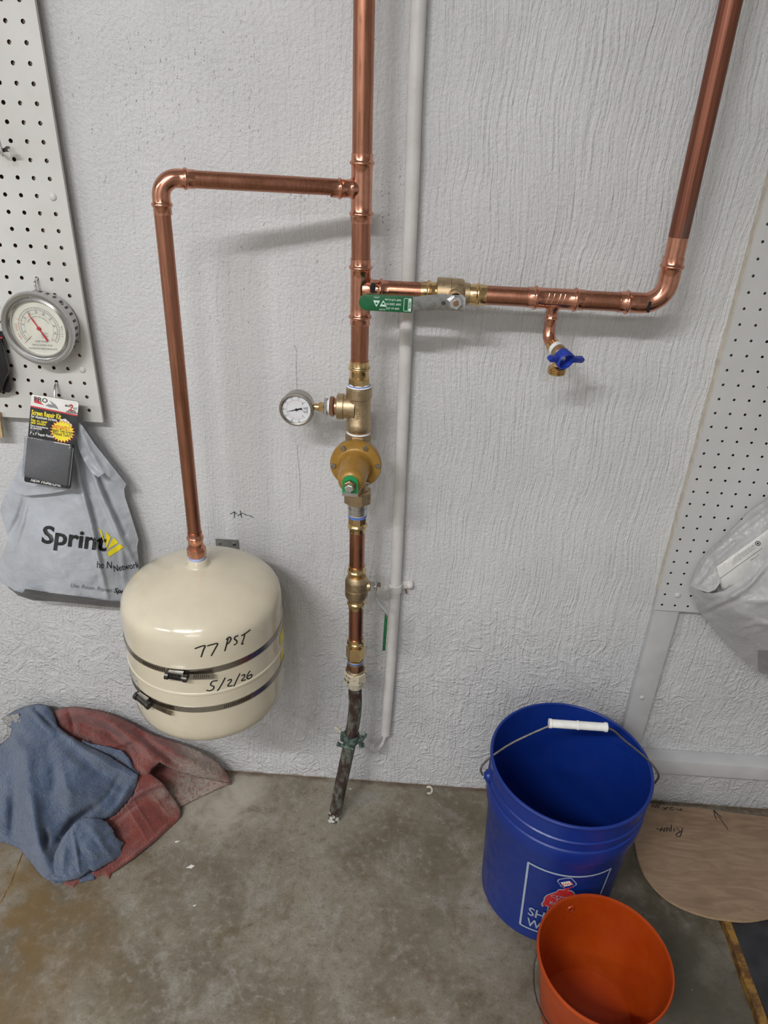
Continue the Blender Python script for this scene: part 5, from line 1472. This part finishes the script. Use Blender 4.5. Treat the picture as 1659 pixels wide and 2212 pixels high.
for k in range(51):
    a = A0+(A1-A0)*k/50
    mk.ribbon([hp(a, .0302 if k % 5 else .0275), hp(a, .0345)], fwd, .00035 if k % 5 else .0006, 0)
    if k % 5 == 0:
        put_text(mk, str(k*2), plane_fn(hp(a, .0262), (1, 0, 0), (0, 0, 1), -math.radians(a)), size=.0042)
for i, ch in enumerate('PERCENT RELATIVE HUMIDITY'):
    a = -62+124*i/24
    if ch != ' ': put_text(mk, ch, plane_fn(hp(a, .0195), (1, 0, 0), (0, 0, 1), -math.radians(a)), size=.0030)
for i, (s_, sz_) in enumerate((('KEEP PAPER', .0042), ('BAGS HUMID FOR', .0042), ('MAXIMUM PERFORMANCE', .0042))):
    put_text(mk, s_, plane_fn(hc+np.array([0, .0081, -.0225-.0062*i]), (1, 0, 0), (0, 0, 1)), size=sz_)
for i in range(4):
    mk.ribbon([hc+np.array([.002, .0081, -.0075-.0026*i]), hc+np.array([.013-.002*(i % 2), .0081, -.0078-.0026*i])], fwd, .0008, 0)
o = mk.build('scale_print', 'greyprint', dl, 0); o['kind'] = 'stuff'
for i, ch in enumerate('DRY ZONE'):
    a = -118+36*i/7
    if ch != ' ': put_text(rk, ch, plane_fn(hp(a, .0385), (1, 0, 0), (0, 0, 1), -math.radians(a)), size=.0040)
rk.ribbon([hp(-68, .0275), hp(-68, .0405)], fwd, .0005, 0)
rk.ribbon([hp(A0, .0200), hp(A0, .0400)], fwd, .0005, 0)
o = rk.build('zone_print', 'orangeprint', dl, 0); o['kind'] = 'stuff'
mb = MB()
for i, ch in enumerate('MOIST'):
    a = 84+24*i/4
    put_text(mb, ch, plane_fn(hp(a, .0385), (1, 0, 0), (0, 0, 1), -math.radians(a)), size=.0040)
o = mb.build('zone_print', M['verdigris'], dl, 0); o['kind'] = 'stuff'
na = -29
a0_, a1_ = hp(na, .0330, .002), hp(na+180, .0235, .002)
sx_ = np.cross((a0_-a1_)/np.linalg.norm(a0_-a1_), (0, 1, 0))
hpc = hp(0, 0, .002)
mb = MB().add([a0_, hp(na, .015, .002)+sx_*.0012, hpc+sx_*.0008, a1_+sx_*.0018, a1_-sx_*.0018, hpc-sx_*.0008, hp(na, .015, .002)-sx_*.0012], [(0, 1, 2, 5, 6), (2, 3, 4, 5)])
mb.build('needle', 'red', dl, 0)
MB().lathe([(0, .0034), (.0015, .0028), (.0018, 0)], hpc, (0, -1, 0), 16).build('needle_hub', 'red', dl, 40)
MB().lathe([(0, .0470), (.0035, .034), (.0055, .018), (.0062, 0)], hc+np.array([0, .0025, 0]), (0, -1, 0), 40).build('glass', 'glass', hg, 60)
def peg_hook(label, hole, end, r=.0022):
    x, y, z = hole
    o = MB().tube(smooth_path([(x, PB+.004, z+.010), (x, PB+.005, z+.001), (x, PB-.003, z-.001), (x+(end[0]-x)*.1, PB-.010, z-.006), (x+(end[0]-x)*.5, (PB-.010+end[1])/2, (z-.006+end[2])/2), tuple(end)], 5), r, 10).build('peg_hook', 'chrome', None, 50, origin=(x, PB, z))
    return tag(o, label, 'hook')
h1 = onY(80, 601, PB)
peg_hook('steel peg hook holding up the round hygrometer', (h1[0], PB, h1[2]), (h1[0]+.0005, -.036, hc[2]+.0565), .0022)

# ------------------------------------------------------------------ screen patch kit on a hook
k00, k10, k01, k11 = [onY(*p) for p in ((67, 851, -.050), (166, 866, -.050), (53, 1040, -.104), (157, 1058, -.104))]
kc = (k00+k10+k01+k11)/4
kx = ((k10-k00)+(k11-k01)); kx /= np.linalg.norm(kx)
ky = ((k00-k01)+(k10-k11)); ky -= kx*(ky@kx); ky /= np.linalg.norm(ky)
kn = np.cross(kx, ky); kn = kn if kn[1] < 0 else -kn
kw = (np.linalg.norm(k10-k00)+np.linalg.norm(k11-k01))/2
kh = (np.linalg.norm(k00-k01)+np.linalg.norm(k10-k11))/2
SK = thing('screen_patch_kit', 'black and white carded screen repair kit hanging over the carrier bag', 'package', kc)
def kp(u, v, l=0.): return kc+kx*(u-.5)*kw+ky*(.5-v)*kh+kn*l      # u right, v down, 0..1
def kquad(name, pts, mat, l, parent):
    return MB().add([kp(u, v, l) for u, v in pts], [tuple(range(len(pts)))]).build(name, mat, parent, 0)
cr_ = .045
rc_ = []
for cx, cy, a0 in ((1-cr_, cr_*.55, -90), (1-cr_, 1-cr_*.55, 0), (cr_, 1-cr_*.55, 90), (cr_, cr_*.55, 180)):
    for k in range(5):
        a = math.radians(a0+22.5*k)
        rc_.append((cx+cr_*math.cos(a), cy+cr_*.55*math.sin(a)))
card = MB().prism([((u-.5)*kw, (.5-v)*kh) for u, v in rc_], kc-kn*.0008, kx, ky, kn, .0008).build('card', 'black', SK, 0)
kquad('white_header', [(.002, .02), (.02, .003), (.97, .003), (.998, .02), (.998, .150), (.002, .130)], 'paper', .0003, card)
kquad('red_stripe', [(.002, .130), (.998, .150), (.998, .166), (.002, .146)], 'red', .0004, card)
kquad('red_wedge', [(.06, .02), (.15, .055), (.28, .105), (.07, .092)], 'red', .0004, card)
kquad('printed_knife', [(.31, .105), (.37, .082), (.46, .085), (.38, .040), (.52, .075), (.60, .125), (.50, .115), (.40, .118)], 'greyprint', .0004, card)
def ktext(s, u, v, size, mat, ax='LEFT', l=.0006, bold=.02, sx=1., rot=0., shear=0.):
    mb = put_text(MB(), s, plane_fn(kp(u, v, l), kx, ky, rot), size=size, bold=bold, ax=ax, sx=sx, shear=shear)
    o = mb.build('printed_line', mat, card, 0); o['kind'] = 'stuff'
ktext('PRO', .06, .052, .0105, 'black', sx=1.2)
ktext('MAKES', .72, .070, .0055, 'black', sx=.8)
ktext('2', .855, .085, .0160, 'red', 'CENTER')
ktext('KIT', .90, .088, .0055, 'black', sx=.8)
ktext('P-8096', .80, .120, .0058, 'black', sx=.8)
ktext('(Aluminum)', .75, .134, .0056, 'black', sx=.85)
ktext('Screen Repair Kit', .035, .205, .0118, 'yellow', sx=.62, bold=.03)
ktext('for Aluminum Screens', .035, .248, .0070, 'white', sx=.72)
ktext('Step on, super', .035, .288, .0066, 'yellow', sx=.75)
ktext('safer solution', .035, .317, .0066, 'yellow', sx=.75)
ktext('Para mosquiteros', .035, .352, .0052, 'white', sx=.85)
ktext('de aluminio', .035, .375, .0052, 'white', sx=.85)
ktext('QTY. (5)', .035, .405, .0052, 'greyprint', sx=.85)
ktext('3" x 3" Repair Patches', .035, .438, .0062, 'white', sx=.78)
kquad('printed_patch', [(.63, .235), (.75, .215), (.90, .270), (.90, .290), (.78, .295)], 'paper', .0004, card)
sc, sv = .715, .362
def star(R, l, mat, nm):
    pts = [(sc+(R if k % 2 else R*.80)*math.cos(2*PI*k/44), sv+(R if k % 2 else R*.80)*math.sin(2*PI*k/44)*kw/kh*.90) for k in range(44)]
    MB().add([kp(sc, sv, l)]+[kp(u, v, l) for u, v in pts], [(0, 1+k, 1+(k+1) % 44) for k in range(44)]).build(nm, mat, card, 0)
star(.275, .0005, 'red', 'starburst_edge'); star(.255, .0007, 'yellow', 'starburst')
ktext('INSTANTLY...', sc, sv-.038, .0090, 'orangeprint', 'CENTER', .0010, .02, .62)
ktext('Repairs Torn Screens', sc, sv-.002, .0082, 'black', 'CENTER', .0010, .01, .56)
ktext('Without Tools!!!', sc, sv+.035, .0082, 'black', 'CENTER', .0010, .01, .58)
# blister with the screen patches
bl = [(.03, .475), (.945, .490), (.965, .55), (.955, .955), (.93, .965), (.05, .935), (.03, .90)]
blm = MB().prism([((u-.5)*kw, (.5-v)*kh) for u, v in bl], kc+kn*.0006, kx, ky, kn, .0075).build('screen_patches', 'mesh', SK, 30, .0015)
MB().prism([((u-.5)*kw*1.03, (.5-v)*kh) for u, v in [(.0, .472), (.965, .485), (.985, .55), (.975, .965), (.02, .935)]], kc+kn*.0012, kx, ky, kn, .0105).build('blister', 'film', SK, 30, .002)
for k, off_ in enumerate((.972, .986)):
    MB().ribbon([kp(off_-.004, .53, .0009), kp(off_-.012, .94, .0009), kp(off_-.03, .968-.006*(1-k), .0009)], lambda p: kn, .0007, 0).build('printed_rule', 'white', card, 0)
ktext('NEW PRIME-LINE', .14, .968, .0075, 'white', sx=.95, shear=.25, rot=-.02)
h2 = onY(122.5, 826, PB)
tp = kp(.5, .012, .001)
peg_hook('steel peg hook carrying the screen repair kit and carrier bag', (h2[0], PB, h2[2]), (h2[0]+.0025, -.052, h2[2]-.034), .0021)

# ------------------------------------------------------------------ things at the left border
a0, a1, a2, a3 = [onY(x, y, -.040) for x, y in ((-60, 712), (4, 716), (24, 846), (-60, 842))]
bp = thing('black_package', 'black carded package hanging beside the hygrometer', 'package', (a0+a2)/2)
ux = a1-a0; ux[1] = 0
MB().add([a0, a1, onY(21, 846, -.040), a2+np.array([-.003, 0, -.002]), a3], [(0, 1, 2, 3, 4)]).build('card_face', 'black', bp, 0)
lo = MB()
pl = [(-60, 712), (4, 716), (24, 840), (22, 846), (-60, 842)]
q = [onY(x, y, -.040) for x, y in pl]
MB().prism([(p[0], p[2]) for p in q], (0, -.0405, 0), (1, 0, 0), (0, 0, 1), (0, 1, 0), .004).build('card', 'black', bp, 0)
pl = [(-60, 735), (1, 735), (19, 800), (4, 848), (-60, 848)]
q = [onY(x, y, -.046) for x, y in pl]
MB().prism([(p[0], p[2]) for p in q], (0, -.0480, 0), (1, 0, 0), (0, 0, 1), (0, 1, 0), .007).build('blister', simple('black_plastic', (.015, .015, .017), .18, 0, .2), bp, 30, .001)
q = [onY(x, y, -.0412) for x, y in ((-40, 726), (5, 728), (5, 731), (-40, 729))]
MB().add(q, [(0, 1, 2, 3)]).build('red_stripe', 'red', bp, 0)
q = [onY(x, y, -.030) for x, y in ((-40, 887), (0, 890), (8, 944), (-40, 942))]
o = MB().prism([(p[0], p[2]) for p in q], (0, -.0335, 0), (1, 0, 0), (0, 0, 1), (0, 1, 0), .0045).build('wooden_ruler', 'tan', None, 0, origin=q[1])
tag(o, 'tan wooden ruler end hanging below the white pegboard edge', 'ruler')
q = [onY(x, y, -.034) for x, y in ((0, 931), (5, 931), (6, 939), (0, 939))]
cl = thing('metal_clip', 'polished metal clip hanging high on the white pegboard', 'clip', onY(5, 325, -.05))
MB().tube([onY(-4, 296, -.05), onY(1, 315, -.052), onY(6, 337, -.050)], .0019, 10).build('rod', 'chrome', cl, 50)
tabp = [onY(x, y, -.046) for x, y in ((2, 320), (9, 320), (15, 315), (20, 316), (23, 325), (20, 328), (12, 328), (7, 330))]
MB().prism([(p[0], p[2]) for p in tabp], (0, -.048, 0), (1, 0, 0), (0, 0, 1), (0, 1, 0), .003).build('tab', 'darksteel', cl, 0, .0008)
MB().lathe([(0, .0022), (.0012, .0018), (.0014, 0)], onY(20, 324, -.048), (0, -1, 0), 12).build('rivet', 'chrome', cl, 50)
MB().rod(onY(-3, 327, -.047), onY(-3, 327, PB+.002), .002, 8).build('hook_wire', 'chrome', cl, 50)
for nm in ('printed_marks', 'printed_name', 'cast_letters', 'cast_letters.001', 'label_print', 'slots', 'slots.001', 'scale_print', 'inner_scale_print', 'stamped_ridge', 'warning_label', 'handwriting'):
    if nm in bpy.data.objects: bpy.data.objects[nm]['kind'] = 'stuff'
